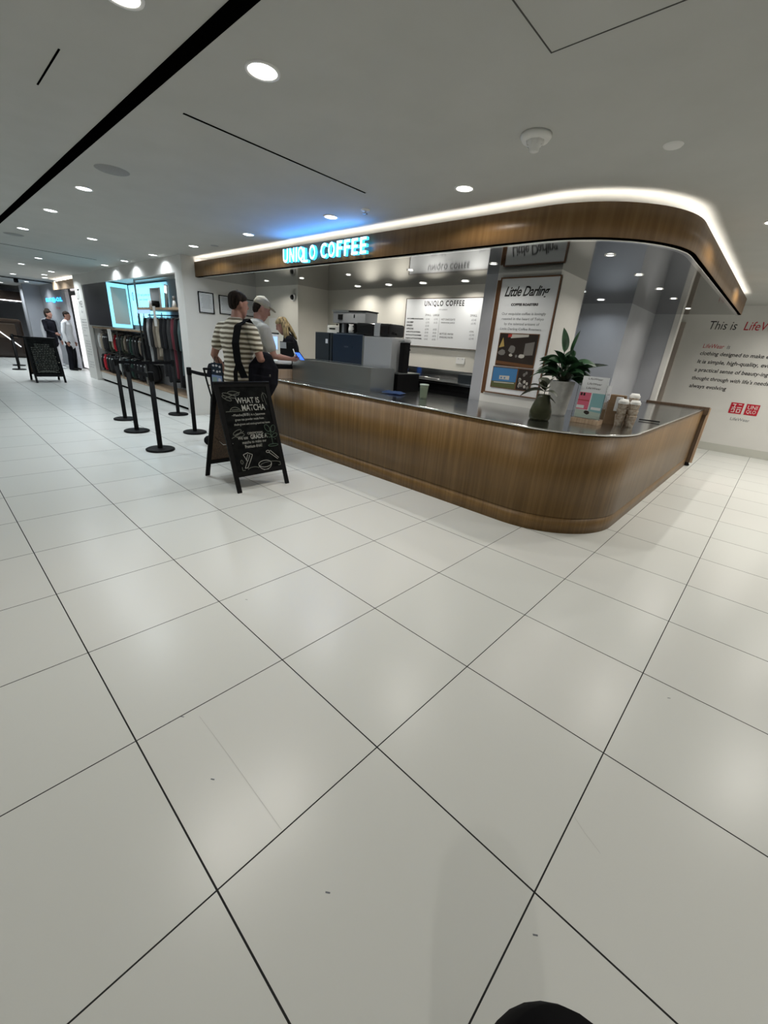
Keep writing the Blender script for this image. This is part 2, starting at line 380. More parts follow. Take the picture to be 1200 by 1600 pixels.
# ceiling slots, seams
struct('trim_2', bx(-32, 0.865, H - 0.004, 7, 0.935, H), 'slot', 'long black slot running the length of the ceiling')
struct('trim_3', bx(-2.285, 1.13, H - 0.002, -2.268, 2.60, H), 'slot', 'thin straight slot in the ceiling')
struct('trim_4', bx(-9.86, 1.10, H - 0.002, -9.83, 2.60, H), 'slot')
bm = bmesh.new()
add_box(bm, -0.385, 0.6, H - 0.001, -0.379, 1.82, H); add_box(bm, -0.385, 1.815, H - 0.001, 0.8, 1.821, H)
struct('trim_5', bm, mat('seam_dark', (0.06, 0.06, 0.055), 0.9), 'seam of a ceiling access panel')  # dark strips along the access panel seam
struct('trim_6', bx(-2.67, 0.526, H - 0.002, -2.18, 0.534, H), 'slot')
struct('trim_7', bx(-18.0, -2, H - 0.003, -17.9, 3.4, H), 'slot')
bm = bmesh.new()
for (x, y) in ((-0.34, 1.77), (-2.575, 1.094 + 0.1), (-2.9, 2.25), (-2.75, 2.1), (-3.5, 2.6), (-2.95, 2.62)):
    pass
for i, (x, y, r) in enumerate(((-0.34, 1.77, 0.012), (-3.05, 1.24, 0.012), (-2.78, 1.95, 0.01), (-2.62, 1.83, 0.01))):
    q = obj('ceiling_screw', lathe(bmesh.new(), [(0, H - 0.004), (r, H - 0.004), (r, H)], 12), 'slot'); q['kind'] = 'structure'; q.name = 'trim_%d' % (8 + i)

# ------------------------------------------------------------------ ceiling fittings
def downlight(x, y, label, r=0.062, power=DOWN_W, group=None, z=H, cool=False, name='downlight'):
    t = thing(name, label, 'ceiling light', (x, y, z), 0, group)
    obj('trim_ring', lathe(bmesh.new(), [(r, 0.0), (r, -0.006), (r + 0.013, -0.006), (r + 0.015, 0.0)], 28), 'white', t)
    obj('diffuser', lathe(bmesh.new(), [(0, -0.003), (r, -0.003), (r, 0.0)], 28), 'lampcool' if cool else 'lamp', t)
    if power: area('lamp', t, (0, 0, -0.012), power, r * 2, (0.88, 0.96, 1.0) if cool else (1.0, 0.96, 0.88), spread=2.6)
    return t
row1 = [(-1.51, 'nearest the canopy corner'), (-3.09, 'above the lit sign'), (-4.67, 'left of the kiosk sign'), (-6.22, 'by the left end of the wood canopy'),
        (-7.81, 'in front of the right clothing bay'), (-9.25, 'facing the steel upright of the bays'), (-10.5, 'facing the beige panel')]
for x, wh in row1:
    downlight(x, 2.91, 'round downlight in the row along the kiosk, ' + wh, group='downlights along the kiosk front', cool=x < -4, power=DOWN_W * (.6 if x < -7 else 1))
row2 = [(-1.515, 'the largest, near the top of the photo'), (-4.59, 'just beyond the round speaker grille'), (-5.98, 'second beyond the round speaker grille'), (-7.70, 'third beyond the round speaker grille')]
for x, wh in row2:
    downlight(x, 1.18, 'round ceiling downlight beside the black ceiling slot, ' + wh, 0.068 if x > -2 else 0.062, group='downlights beside the black slot', cool=x < -4, power=DOWN_W * (1.35 if x < -4 else 1))
downlight(-1.546, 0.60, 'round ceiling downlight cut by the top edge of the photo')
downlight(-7.40, 1.93, 'ceiling downlight between the two rows, facing the queue posts', cool=True)
downlight(-11.2, 1.92, 'ceiling downlight above the far menu board, nearer of two', cool=True)
downlight(-13.0, 1.90, 'ceiling downlight above the far menu board, farther of two', cool=True)
downlight(0.26, 4.75, 'ceiling downlight cut by the right edge of the photo, nearer of two', 0.06, power=11)
downlight(0.24, 7.38, 'ceiling downlight at the right edge close to the slogan wall', 0.06, power=17)
for x, y, wh in ((1.7, 4.75, 'level with the counter middle'), (1.7, 7.3, 'level with the counter end'), (1.1, 9.35, 'washing the slogan wall, left'), (3.2, 9.35, 'washing the slogan wall, right'), (3.4, 7.0, 'farthest right')):
    downlight(x, y, 'ceiling downlight added unseen beyond the right edge, ' + wh, group='added unseen downlights on the right', power=19)  # lamps added out of view to brighten the slogan wall and counter side
for i, (x, y) in enumerate(((-13.9, 2.62), (-15.2, 2.70), (-16.5, 2.2), (-16.3, 2.9), (-19.5, 2.1), (-19.2, 2.9), (-21.5, 2.5), (-21.5, 3.4), (-15.8, 1.7))):
    downlight(x, y, 'far ceiling downlight beyond the white text panel, %s' % ('first of the cluster, nearest', 'second nearest', 'by the wood canopy, left', 'by the wood canopy, right', 'over the ceiling slot, left', 'over the ceiling slot, right', 'deep in the passage, left', 'deep in the passage, right', 'nearest the black ceiling slot')[i], 0.07, power=14, group='far downlights', cool=True)
for x, y, lb in ((1.9, 1.0, 'a'), (1.9, -1.6, 'b'), (-1.5, -2.2, 'c'), (-4.6, -2.2, 'd'), (3.4, 3.2, 'e'), (-7.8, -2.2, 'g'), (-11, -2.2, 'h')):
    downlight(x, y, 'ceiling downlight behind or beside the camera at grid spot %s' % {'a': 'right near', 'b': 'right rear', 'c': 'centre rear', 'd': 'left rear', 'e': 'far right', 'g': 'second left rear', 'h': 'third left rear'}[lb], group='unseen downlights', power=DOWN_W * 1.1)
def grille(x, y, r, label):
    g = obj('speaker_grille', lathe(bmesh.new(), [(0, -0.004), (r * 0.93, -0.004), (r, 0)], 32), add_noise(mat('perforated_grey', (0.3, 0.3, 0.29), 0.8), (0.24, 0.245, 0.24), (0.32, 0.325, 0.32), (300, 300, 300)), None, (x, y, H))
    return tag(g, label, 'speaker', 'ceiling speakers')
grille(-3.77, 1.185, 0.125, 'round grey speaker grille in the ceiling beside the black slot')
grille(-8.45, 1.18, 0.125, 'farther round grey speaker grille in the ceiling, left edge of the photo')
t = thing('smoke_detector', 'white conical smoke detector on the ceiling in front of the canopy', 'smoke detector', (-0.717, 2.423, H))
obj('base', lathe(bmesh.new(), [(0, 0), (0.085, 0), (0.085, -0.012), (0.072, -0.03), (0, -0.03)], 28), 'white', t)
obj('sensor_head', lathe(bmesh.new(), [(0.05, -0.03), (0.048, -0.045), (0.03, -0.052), (0.026, -0.075), (0, -0.08)], 24), 'white', t)
bm = bmesh.new()
for k in range(8):
    a = k * PI / 4; tube(bm, [(0.05 * math.cos(a), 0.05 * math.sin(a), -0.028), (0.042 * math.cos(a), 0.042 * math.sin(a), -0.05)], 0.004, 6)
obj('vent_cage', bm, 'white', t)['kind'] = 'stuff'
tag(obj('ceiling_cover', lathe(bmesh.new(), [(0, -0.008), (0.045, -0.008), (0.052, 0)], 24), 'white', None, (-0.139, 2.928, H)), 'small round white cover disc on the ceiling above the canopy corner', 'cover plate')
tag(obj('ceiling_cover', lathe(bmesh.new(), [(0, -0.006), (0.05, -0.006), (0.055, 0)], 24), 'greymach', None, (-5.85, 3.05, H)), 'small grey disc on the ceiling above the left end of the canopy', 'cover plate')
t = thing('sprinkler', 'small ceiling sprinkler lit blue above the kiosk sign', 'sprinkler', (-2.604, 2.921, H))
obj('flange', lathe(bmesh.new(), [(0, -0.01), (0.038, -0.01), (0.045, 0)], 20), 'white', t)
obj('deflector', lathe(bmesh.new(), [(0.008, -0.01), (0.008, -0.028), (0.022, -0.03), (0.022, -0.033), (0, -0.034)], 16), 'trim', t)

# ------------------------------------------------------------------ kiosk canopy
CXL, CXR, CY0, CY1, CR = -7.155, -0.115, 3.32, 8.74, 0.92
def corner_path(x1, y0, r, xl, y1, n=20):
    pts = [(xl, y0)]
    for i in range(n + 1):
        a = -PI / 2 + (PI / 2) * i / n
        pts.append((x1 - r + r * math.cos(a), y0 + r + r * math.sin(a)))
    pts.append((x1, y1))
    return pts
def dense(pts, step=0.4):
    out = []
    for a, b in zip(pts, pts[1:]):
        L = math.hypot(b[0] - a[0], b[1] - a[1]); k = max(1, int(L / step))
        out += [(a[0] + (b[0] - a[0]) * i / k, a[1] + (b[1] - a[1]) * i / k) for i in range(k)]
    return out + [pts[-1]]
def inset(x1, y0, r, xl, y1, d): return dense(corner_path(x1 - d, y0 + d, max(0.02, r - d), xl, y1))
def band(args, d0, d1, z0, z1, smooth=True):
    """solid band following the counter/canopy outline, between insets d0<d1"""
    A = inset(*args, d0); B = inset(*args, d1)
    n = min(len(A), len(B)); bm = bmesh.new(); prev = None
    for k in range(n):
        i = round(k * (len(A) - 1) / (n - 1)); j = round(k * (len(B) - 1) / (n - 1))
        r = [bm.verts.new((*A[i], z0)), bm.verts.new((*A[i], z1)), bm.verts.new((*B[j], z1)), bm.verts.new((*B[j], z0))]
        if prev:
            for q in range(4):
                f = bm.faces.new((prev[q], prev[(q + 1) % 4], r[(q + 1) % 4], r[q])); f.smooth = smooth and q in (0, 2)
        else: bm.faces.new(r)
        prev = r
    bm.faces.new(prev[::-1]); return bm
def slab(outer, inner, z0, z1):
    poly = outer + inner
    bm = bmesh.new(); lo = [bm.verts.new((*p, z0)) for p in poly]; hi = [bm.verts.new((*p, z1)) for p in poly]
    bm.faces.new(lo[::-1]); bm.faces.new(hi); n = len(poly)
    for i in range(n): bm.faces.new((lo[i], lo[(i + 1) % n], hi[(i + 1) % n], hi[i]))
    return bm
CAN = (CXR, CY0, CR, CXL, CY1)
can = thing('kiosk_canopy', 'curved wood-faced canopy of the coffee kiosk with mirrored grey underside', 'canopy', (0, 0, 0))
obj('fascia', band(CAN, 0, 0.03, S + 0.005, 2.545), 'woodf', can)
obj('soffit_panel', slab(inset(*CAN, 0.03), [(-1.41, CY1), (-2.2, 7.4), (-2.2, 5.2), (-5.9, 5.2), (-5.9, 4.5), (CXL, 4.5)], S + 0.004, S + 0.05), 'soffit', can)
obj('edge_trim', band(CAN, 0.028, 0.062, S - 0.012, S + 0.004), 'trim', can)
obj('shadow_gap', band(CAN, 0.004, 0.029, S + 0.0, S + 0.006), 'slot', can)
obj('cove_ledge', band(CAN, 0.03, 0.16, 2.492, 2.503), 'white', can)
obj('light_strip', band(CAN, 0.038, 0.062, 2.505, 2.517), 'cove', can)

# illuminated sign on the fascia
sg = thing('kiosk_sign', 'illuminated blue-white lettering UNIQLO COFFEE on the wood canopy fascia', 'sign', (-4.43, CY0 - 0.035, 2.355), XR)
xs = 0.0
LH = 0.150
lets = [('U', 0.0, .105), ('N', .128, .098), ('I', .248, .026), ('Q', .292, .108), ('L', .392, .085), ('O', .496, .112),
        ('C', .690, .108), ('O', .816, .112), ('F', .950, .092), ('F', 1.064, .092), ('E', 1.176, .095), ('E', 1.296, .095)]
for ch, x, wd in lets:
    kx = 1.53 / 1.391
    hh = LH * (1.14 if ch == 'Q' else 1.0); yy = -0.02 if ch in 'QL' else 0
    L = obj('letter', text_mesh(ch, 1.0, width=wd * kx * .90, height=hh, extrude=0.001, bold=0.012), 'neon', sg, (x * kx, yy, 0.040))
    sd = text_mesh(ch, 1.0, width=wd * kx * 0.91, height=hh * 1.01, extrude=0.017, bold=0.014)
    obj('return', sd, 'neonside', L, (0, 0, -0.0195))
area('sign_glow', sg, (0.78, 0.04, 0.05), SIGN_W * 0.8, 1.5, (0.04, 0.30, 1.0), (math.radians(-62) + PI, 0, 0), shape='RECTANGLE', size_y=0.10, spread=2.9)

# soffit spots
k = 0
for x, wh in ((-6.05, 'leftmost, above the customers'), (-5.08, 'second from the left'), (-4.03, 'beside the reflection of the coffee machine'), (-2.93, 'over the open counter'), (-1.82, 'beside the roaster poster'), (-0.70, 'at the inner corner')):
    downlight(x, 4.01, 'small bright spot in the mirrored soffit, front row, ' + wh, 0.030, SPOT_W, 'small soffit spots', S + 0.003, name='soffit_spot')
for y, wh in ((4.98, 'nearest the corner'), (5.93, 'second from the corner'), (6.78, 'third from the corner'), (7.9, 'fourth, farthest along the side')):
    downlight(-0.70, y, 'small bright spot in the mirrored soffit, side row, ' + wh, 0.030, SPOT_W, 'small soffit spots', S + 0.003, name='soffit_spot')
for x, wh in ((-5.43, 'behind the mirrored coffee machine reflection'), (-4.75, 'left of the menu board'), (-4.07, 'at the left edge of the menu board'), (-3.41, 'over the left half of the menu board'), (-2.71, 'over the right half of the menu board')):
    if x < -5.2: continue
    downlight(x, 4.86, 'round downlight washing the menu wall, ' + wh, 0.045, BIG_W, 'menu wall downlights', S + 0.003)
downlight(-1.62, 6.0, 'round downlight over the recess behind the pillar, nearer one', 0.045, BIG_W * .62, 'recess downlights', S + 0.003, cool=True)
downlight(-1.62, 6.80, 'round downlight over the recess behind the pillar, farther one', 0.045, BIG_W * .62, 'recess downlights', S + 0.003, cool=True)

# ------------------------------------------------------------------ kiosk counter
KXL, KXR, KY0, KY1, KR = -5.62, -0.08, 3.205, 8.0, 0.78
CT = (KXR, KY0, KR, KXL, KY1)
cn = thing('service_counter', 'long oak-faced coffee counter with rounded corner and steel top', 'counter', (0, 0, 0))
obj('front_panel', band(CT, 0.004, 0.03, 0.150, T - 0.022), 'wood', cn)
obj('plinth', band(CT, 0.0065, 0.03, 0.0, 0.145), 'wood', cn)
obj('plinth_joint', band(CT, 0.012, 0.03, 0.145, 0.150), 'slot', cn)
obj('countertop', slab(inset(*CT, 0.0), [(-1.05, KY1), (-1.05, 5.0), (-1.30, 4.50), (-5.05, 4.445), (-5.05, 3.93), (KXL, 3.93)], T - 0.014, T), 'steel', cn)
obj('edge_band', band(CT, -0.003, 0.012, T - 0.014, T + 0.0008), 'trim', cn)
obj('shadow_line', band(CT, 0.010, 0.03, T - 0.022, T - 0.014), 'slot', cn)
bm = bmesh.new(); add_box(bm, -5.0, 4.40, 0.02, -2.25, 4.44, T - 0.02); add_box(bm, -5.60, 3.88, 0.02, -5.0, 3.92, T - 0.02); add_box(bm, -1.06, 5.2, 0.02, -1.03, 7.98, T - 0.02)
obj('back_panel', bm, 'steelm', cn)
gp = thing('counter_gate', 'dark walnut end board of the counter with pale edge and castor', 'counter gate', (0, 0, 0))
obj('rail', bx(-0.90, 8.02, 0.86, -0.02, 8.09, 0.945, 0.004), 'walnut', gp)
obj('board', bx(-0.88, 8.035, 0.06, -0.035, 8.07, 0.86), 'walnut', gp)
obj('edge_stile', bx(-0.035, 8.03, 0.06, -0.003, 8.075, 0.935, 0.003), 'woodlt', gp)
obj('hinge', bx(-0.10, 8.0, 0.83, -0.02, 8.02, 0.905, 0.003), 'walnut', gp)
bm = bmesh.new(); add_box(bm, -0.10, 8.03, 0.035, -0.04, 8.075, 0.06); loft(bm, [((-0.095, 8.05, 0.022), .021), ((-0.045, 8.05, 0.022), .021)], 12)
obj('castor', bm, 'black', gp)

# steel box on the counter
sb = thing('steel_riser', 'long brushed steel box standing on the counter in front of the coffee machines', 'steel box', (0, 0, T))
bm = bmesh.new()
add_box(bm, -4.61, 3.50, 0.0, -2.985, 3.512, 0.285); add_box(bm, -4.61, 3.512, 0.0, -4.598, 3.93, 0.285)
add_box(bm, -2.997, 3.512, 0.0, -2.985, 3.93, 0.285); add_box(bm, -4.598, 3.512, 0.262, -2.997, 3.93, 0.274)
obj('shell', bm, 'steelm', sb)
obj('top_lip', frame_bm(1.625, 0.43, 0.018, 0.004), 'steelm', sb, (-4.61, 3.50, 0.285))

# coffee machines (behind the riser, on the counter's rear shelf)
RS = thing('machine_plinth', 'black plinth box carrying the coffee machines behind the steel box', 'plinth', (0, 0, T))
obj('box', bx(-4.93, 3.985, 0.0, -2.97, 4.43, 0.22, 0.004), 'black', RS)
obj('top_plate', bx(-4.94, 3.98, 0.22, -2.96, 4.435, 0.235, 0.003), 'steelm', RS)
g = thing('coffee_grinder', 'black box-shaped coffee grinder left of the navy espresso machine', 'coffee grinder', (0, 0, 1.15))
obj('housing', bx(-4.71, 3.99, 0, -4.32, 4.38, 0.44, 0.008), 'blackmach', g)
obj('label_sticker', bx(-4.46, 3.986, 0.29, -4.41, 3.99, 0.35), 'matwhite', g)
obj('side_rib', bx(-4.375, 3.985, 0.0, -4.365, 3.99, 0.43), 'slot', g)
g = thing('espresso_machine', 'large navy espresso machine seen from the back', 'coffee machine', (0, 0, 1.15))
obj('body', bx(-4.30, 3.99, 0, -3.67, 4.42, 0.435, 0.012), 'navymach', g)
text('maker_badge', obj('badge_plate', bx(-4.12, 3.987, 0.25, -3.87, 3.99, 0.28), 'navymach', g), 'FAEMA', -3.995, 0, 'inkgrey', size=0.03, align='CENTER').matrix_local = Matrix.Translation((-3.995, 3.986, 0.255)) @ Euler(XR).to_matrix().to_4x4()
obj('cup_tray', bx(-4.26, 4.03, 0.435, -3.70, 4.40, 0.45), 'blackmach', g)
g = thing('brewer', 'beige-sided brewer head raised above the navy coffee machine', 'coffee machine', (0, 0, 1.15))
obj('head', bx(-4.53, 4.18, 0.585, -3.83, 4.42, 0.735, 0.006), 'greymach', g)
obj('lid', bx(-4.54, 4.17, 0.735, -4.18, 4.43, 0.757, 0.005), 'trim', g)
obj('dark_lid', bx(-4.17, 4.17, 0.735, -3.82, 4.43, 0.752, 0.005), 'black', g)
obj('display', bx(-4.41, 4.172, 0.63, -4.31, 4.18, 0.70), 'black', g)
obj('support_column', bx(-4.37, 4.22, 0.44, -4.32, 4.27, 0.585), 'greymach', g)
obj('brew_chamber', bx(-4.50, 4.28, 0.44, -3.86, 4.40, 0.585), 'black', g)
obj('vent_slot', bx(-4.07, 4.174, 0.655, -4.05, 4.18, 0.70), 'black', g)
g = thing('jug', 'white spouted jug shining beside the brewer', 'jug', (-4.03, 4.10, 1.60))
obj('body', lathe(bmesh.new(), [(0, 0), (0.035, 0), (0.04, 0.05), (0.03, 0.10), (0.034, 0.115), (0.028, 0.115), (0, 0.02)], 16), 'white', g)
obj('handle', tube(bmesh.new(), [(0.035, 0, 0.03), (0.065, 0, 0.045), (0.065, 0, 0.085), (0.033, 0, 0.10)], 0.006), 'black', g)
g = thing('bean_hopper', 'black hopper unit with a grey band on top of the machines', 'hopper', (0, 0, 1.15))
obj('drum', bx(-3.83, 4.00, 0.43, -3.19, 4.30, 0.585, 0.03, 3), 'blackgl', g)
obj('band', bx(-3.46, 3.99, 0.425, -3.36, 4.31, 0.588, 0.004), 'greymach', g)
obj('knob', lathe(bmesh.new(), [(0, 0), (0.02, 0), (0.02, 0.02), (0, 0.02)], 12), 'black', g, (-3.17, 4.1, 0.47), (0, PI / 2, 0))
g = thing('side_panel_machine', 'plain light grey machine panel right of the navy espresso machine', 'coffee machine', (0, 0, 1.15))
obj('housing', bx(-3.64, 3.99, 0, -3.12, 4.36, 0.42, 0.006), 'greymach', g)
obj('edge', bx(-3.665, 3.985, 0, -3.64, 4.36, 0.425, 0.003), 'steelm', g)
g = thing('hot_water_tap', 'black tap tower with chrome head at the right end of the machines', 'tap', (0, 0, 1.15))
obj('tower', bx(-3.08, 4.10, 0, -3.0, 4.22, 0.37, 0.01), 'black', g)
obj('chrome_head', bx(-3.09, 4.08, 0.37, -2.99, 4.22, 0.40, 0.006), 'trim', g)
obj('lever', tube(bmesh.new(), [(-2.99, 4.15, 0.28), (-2.93, 4.12, 0.29), (-2.90, 4.10, 0.29)], 0.008), 'black', g)
g = thing('white_appliance', 'low white appliance with a dark slot behind the grinder', 'appliance', (0, 0, 1.15))
obj('body', bx(-4.92, 4.39, 0.0, -4.60, 4.435, 0.56, 0.012), 'white', g)
obj('slot', bx(-4.86, 4.385, 0.50, -4.72, 4.39, 0.52), 'black', g)
obj('knob', lathe(bmesh.new(), [(0, 0.56), (0.012, 0.56), (0.012, 0.585), (0, 0.585)], 12, (-4.70, 4.41)), 'black', g)
# monitor and register stand left of machines
g = thing('register_screen', 'black order screen seen from behind, left of the grinder', 'monitor', (-5.16, 3.80, T), (0, 0, 0.2))
obj('panel', bx(-0.16, -0.012, 0.26, 0.12, 0.012, 0.50, 0.006), 'black', g)
obj('grey_plate', bx(-0.155, -0.016, 0.40, -0.02, -0.012, 0.49), 'greymach', g)  # plain grey plate on the black panel
obj('stand', bx(-0.03, -0.01, 0.0, 0.03, 0.03, 0.3, 0.004), 'black', g)
obj('base', bx(-0.1, -0.08, 0, 0.1, 0.08, 0.015, 0.004), 'black', g)
obj('cable', tube(bmesh.new(), [(0.10, 0.0, 0.42), (0.17, -0.02, 0.33), (0.13, -0.03, 0.16), (0.2, -0.04, 0.05)], 0.008), 'white', g)
g = thing('card_terminal', 'small white tablet with a pale blue screen in front of the capped customer', 'tablet', (-5.36, 3.62, T), (0, 0, 0.5))
obj('body', bx(-0.13, -0.01, 0.36, 0.13, 0.01, 0.60, 0.005), 'white', g)
obj('screen', bx(-0.12, -0.013, 0.38, 0.12, -0.010, 0.56), 'screen', g)
obj('stand', bx(-0.03, 0.0, 0.0, 0.03, 0.03, 0.4, 0.004), 'white', g)
obj('top_edge', bx(-0.14, -0.014, 0.60, 0.14, 0.012, 0.615), 'black', g)
# boxed cookies / napkin display next to the riser
g = thing('pastry_display', 'small wooden tray of wrapped snacks with price cards under a clear dome', 'display tray', (-4.86, 3.27, T))
obj('tray', bx(-0.14, 0, 0, 0.2, 0.28, 0.13, 0.004), 'woodlt', g)
obj('lid', bx(-0.13, 0.01, 0.19, 0.19, 0.27, 0.26, 0.03, 3), 'white', g)
for k2 in range(4): obj('price_card', bx(-0.10 + k2 * 0.07, -0.006, 0.125, -0.05 + k2 * 0.07, 0.0, 0.185), 'matwhite', g)
obj('card_rail', bx(-0.13, 0.0, 0.125, 0.19, 0.26, 0.19), 'black', g)

# back bench
bb = thing('back_bench', 'stainless back bench below the menu board with a black block for the shade beneath', 'work bench', (0, 0, 0))
obj('worktop', bx(-5.0, 4.72, 1.03, -2.21, 5.13, 1.065, 0.004), 'steel', bb)
obj('splashback', bx(-4.4, 5.115, 1.065, -2.21, 5.135, 1.20), 'steel', bb)
obj('under_bench_shade', bx(-4.95, 4.78, 0.05, -2.25, 5.12, 1.03), 'blackgl', bb)  # black block painting in the shade under the bench
g = tag(obj('storage_tub', bx(-2.56, 4.76, 1.065, -2.24, 5.06, 1.185, 0.01), 'blackmach'), 'dark grey lidded tub at the right end of the back bench', 'tub')
g = thing('spray_bottle', 'blue bottle standing on the back bench left of the menu board edge', 'bottle', (-3.66, 4.95, 1.065))
obj('body', lathe(bmesh.new(), [(0, 0), (0.035, 0), (0.037, 0.10), (0.015, 0.135), (0.015, 0.155), (0, 0.155)], 16), 'blueplas', g)
obj('cap', lathe(bmesh.new(), [(0, .155), (0.018, .155), (0.018, 0.185), (0, 0.185)], 12), 'white', g)
g = thing('tongs', 'long steel tongs lying on the back bench', 'tongs', (-3.2, 4.85, 1.07))
bm = bmesh.new(); tube(bm, [(-.25, 0, .004), (0, .015, .012), (.25, .005, .004)], .006, 6); tube(bm, [(-.25, 0, .004), (0, .045, .012), (.25, .04, .004)], .006, 6); obj('arms', bm, 'trim', g)
g = thing('tray', 'flat steel tray lying on the back bench', 'tray', (-3.45, 4.86, 1.065))
obj('pan', bx(-.12, -.09, 0, .12, .09, .02, .006), 'trim', g)
g = thing('wall_outlet', 'white double power outlet under the menu board', 'power outlet', (-2.80, 5.135, 1.345), XR)
obj('plate', bx(-.075, -.045, 0, .075, .045, .008, .004), 'white', g)
bm = bmesh.new(); add_box(bm, -.04, .02, .008, -.03, .03, .012); add_box(bm, .03, .02, .008, .04, .03, .012); obj('switches', bm, 'greymach', g)
g = tag(obj('paper_notice', bx(-4.12, 5.125, 1.60, -3.96, 5.135, 1.68), 'white'), 'small white wall switch plate left of the menu board', 'switch')
g = thing('security_camera', 'dark dome camera on a white base high on the cream kiosk wall', 'camera', (-5.93, 4.465, 2.13), XR)
obj('base_ring', lathe(bmesh.new(), [(0, 0), (0.06, 0), (0.06, 0.02), (0.05, 0.03), (0, 0.03)], 24), 'white', g)
obj('dome', lathe(bmesh.new(), [(0.042, 0.03), (0.038, 0.05), (0.022, 0.066), (0, 0.072)], 20), 'blackgl', g)

# menu board
mb = thing('menu_board', 'white wall menu board headed UNIQLO COFFEE with prices', 'menu board', (-3.905, 5.125, 1.50), XR)
obj('panel', bx(0, 0, 0, 1.66, 0.665, 0.015), 'menuw', mb)
obj('frame', frame_bm(1.66, 0.665, 0.008, 0.02), 'walnut', mb)
text('heading', mb, 'UNIQLO COFFEE', 0.36, 0.545, 'ink', 0.016, width=0.70, height=0.085, size=0.1, spacing=1.25, bold=.003)
text('tagline', mb, 'ESTD. LONDON', 0.71, 0.505, 'inkgrey', 0.016, size=0.022, width=0.15, align='CENTER')
for cx_, s_ in ((0.45, 'SMALL'), (0.60, 'LARGE'), (1.24, 'SMALL')):
    text('column_title', mb, s_, cx_, 0.425, 'ink', 0.016, width=0.11, height=0.028, size=0.03, align='CENTER')
rows = [('HOT COFFEE (HOUSE BLEND)', '£3.45', '£3.95'), ('COLD BREW', '£3.95', '£4.25'), ('ESPRESSO', '£2.40', ''), ('CAPPUCCINO', '£3.95', '£4.25'), ('CAFE LATTE (HOT/ICED)', '£3.45', '£4.25'), ('MATCHA LATTE (HOT/ICED)', '£4.25', '£4.75'), ('HOJICHA LATTE (HOT/ICED)', '£4.45', '£4.95')]
for i, (a, b, c) in enumerate(rows):
    y = 0.372 - i * 0.046
    text('menu_item', mb, a, 0.045, y, 'ink', 0.016, height=0.023, size=0.03, width=0.0125 * len(a) + 0.02, bold=.0012)
    if b: text('price', mb, b, 0.45, y, 'inkgrey', 0.016, height=0.024, size=0.03, width=0.065, align='CENTER')
    if c: text('price', mb, c, 0.60, y, 'inkgrey', 0.016, height=0.024, size=0.03, width=0.065, align='CENTER')
for y, a, b in ((0.372, 'HOT CHOCOLATE', '£3.45'), (0.326, 'ORANGE JUICE', '£3.95'), (0.18, 'BOTTLED WATER', '£2.95'), (0.134, 'SPARKLING WATER', '£2.95')):
    text('menu_item', mb, a, 0.70, y, 'ink', 0.016, height=0.024, size=0.03, width=0.24)
    text('price', mb, b, 1.25, y, 'inkgrey', 0.016, height=0.024, size=0.03, width=0.075, align='CENTER')
text('price', mb, '475ML', 1.24, 0.225, 'ink', 0.016, height=0.022, size=0.03, width=0.07, align='CENTER')
obj('divider', bx(0.665, 0.10, 0.015, 0.667, 0.40, 0.016), 'inkgrey', mb)

# roaster poster
ps = thing('roaster_poster', 'tall bronze-framed poster Little Darling Coffee Roasters on the pillar', 'poster', (-1.965, 4.497, 1.03), XR)
PW, PH = 0.69, 1.24
obj('panel', bx(0, 0, 0.0, PW, PH, 0.022), 'menuw', ps)
obj('frame', frame_bm(PW, PH, 0.012, 0.034), 'bronze', ps)
text('title', ps, 'Little Darling', 0.33, 1.02, 'ink', 0.024, width=0.52, height=0.13, size=0.1, shear=0.35, bold=0.002, spacing=0.92, align='CENTER')
text('subtitle', ps, 'COFFEE ROASTERS', 0.33, 0.955, 'ink', 0.024, width=0.32, height=0.026, size=0.03, bold=0.0015, align='CENTER')
for i, s_ in enumerate(('Our exquisite coffee is lovingly', 'roasted in the heart of Tokyo', 'by the talented artisans of', 'Little Darling Coffee Roasters.')):
    text('body_text', ps, s_, 0.335, 0.855 - i * 0.052, 'inkgrey', 0.024, width=(0.52, 0.50, 0.42, 0.50)[i], height=0.034, size=0.03, align='CENTER')
pm = ['photodk', 'photomid', 'photolt', 'photoyel', 'photored', 'photosky', 'photograss', 'bronze']
f = picture('photo', ps, 0.10, 0.325, 0.47, 0.345, 0.022, [(2, [(0.3, .86), (0.75, .92), (0.75, 1), (0.28, 1)]), (1, [(0.7, .35), (0.93, .38), (0.93, .78), (0.7, .72)]), (3, [(0.02, .55), (0.16, .6), (0.10, .88)]), (4, [(0.22, .88), (0.32, .9), (0.32, .99), (0.22, .98)]), (1, blob(.38, .52, .10, .13, 9, 1)), (2, blob(.37, .34, .05, .05, 8, 2)), (2, blob(.66, .33, .09, .07, 8, 3)), (1, blob(.12, .4, .10, .1, 8, 5)), (7, [(0, .04), (1, .0), (1, .08), (0, .14)]), (1, blob(.52, .32, .03, .05, 7, 6))], pm)
f['label'] = 'photograph of a dim workshop table'
obj('photo_frame', frame_bm(0.48, 0.355, 0.008, 0.009), 'bronze', ps, (0.095, 0.32, 0.022))
f = picture('photo', ps, 0.085, 0.075, 0.31, 0.225, 0.022, [(6, [(0, 0), (1, 0), (1, .34), (0, .30)]), (0, [(0, .30), (1, .34), (1, .42), (.3, .5), (0, .42)]), (2, [(.3, .42), (.72, .42), (.72, .62), (.3, .60)]), (2, [(.1, .22), (.95, .26), (.95, .30), (.1, .27)]), (0, blob(.12, .62, .1, .12, 9, 8)), (0, [(.36, .46), (.42, .46), (.42, .54), (.36, .54)]), (0, [(.5, .46), (.56, .46), (.56, .54), (.5, .54)])], ['photosky'] + pm[1:5] + ['photosky', 'photograss', 'photodk'])
f['label'] = 'photograph of a white building under blue sky'
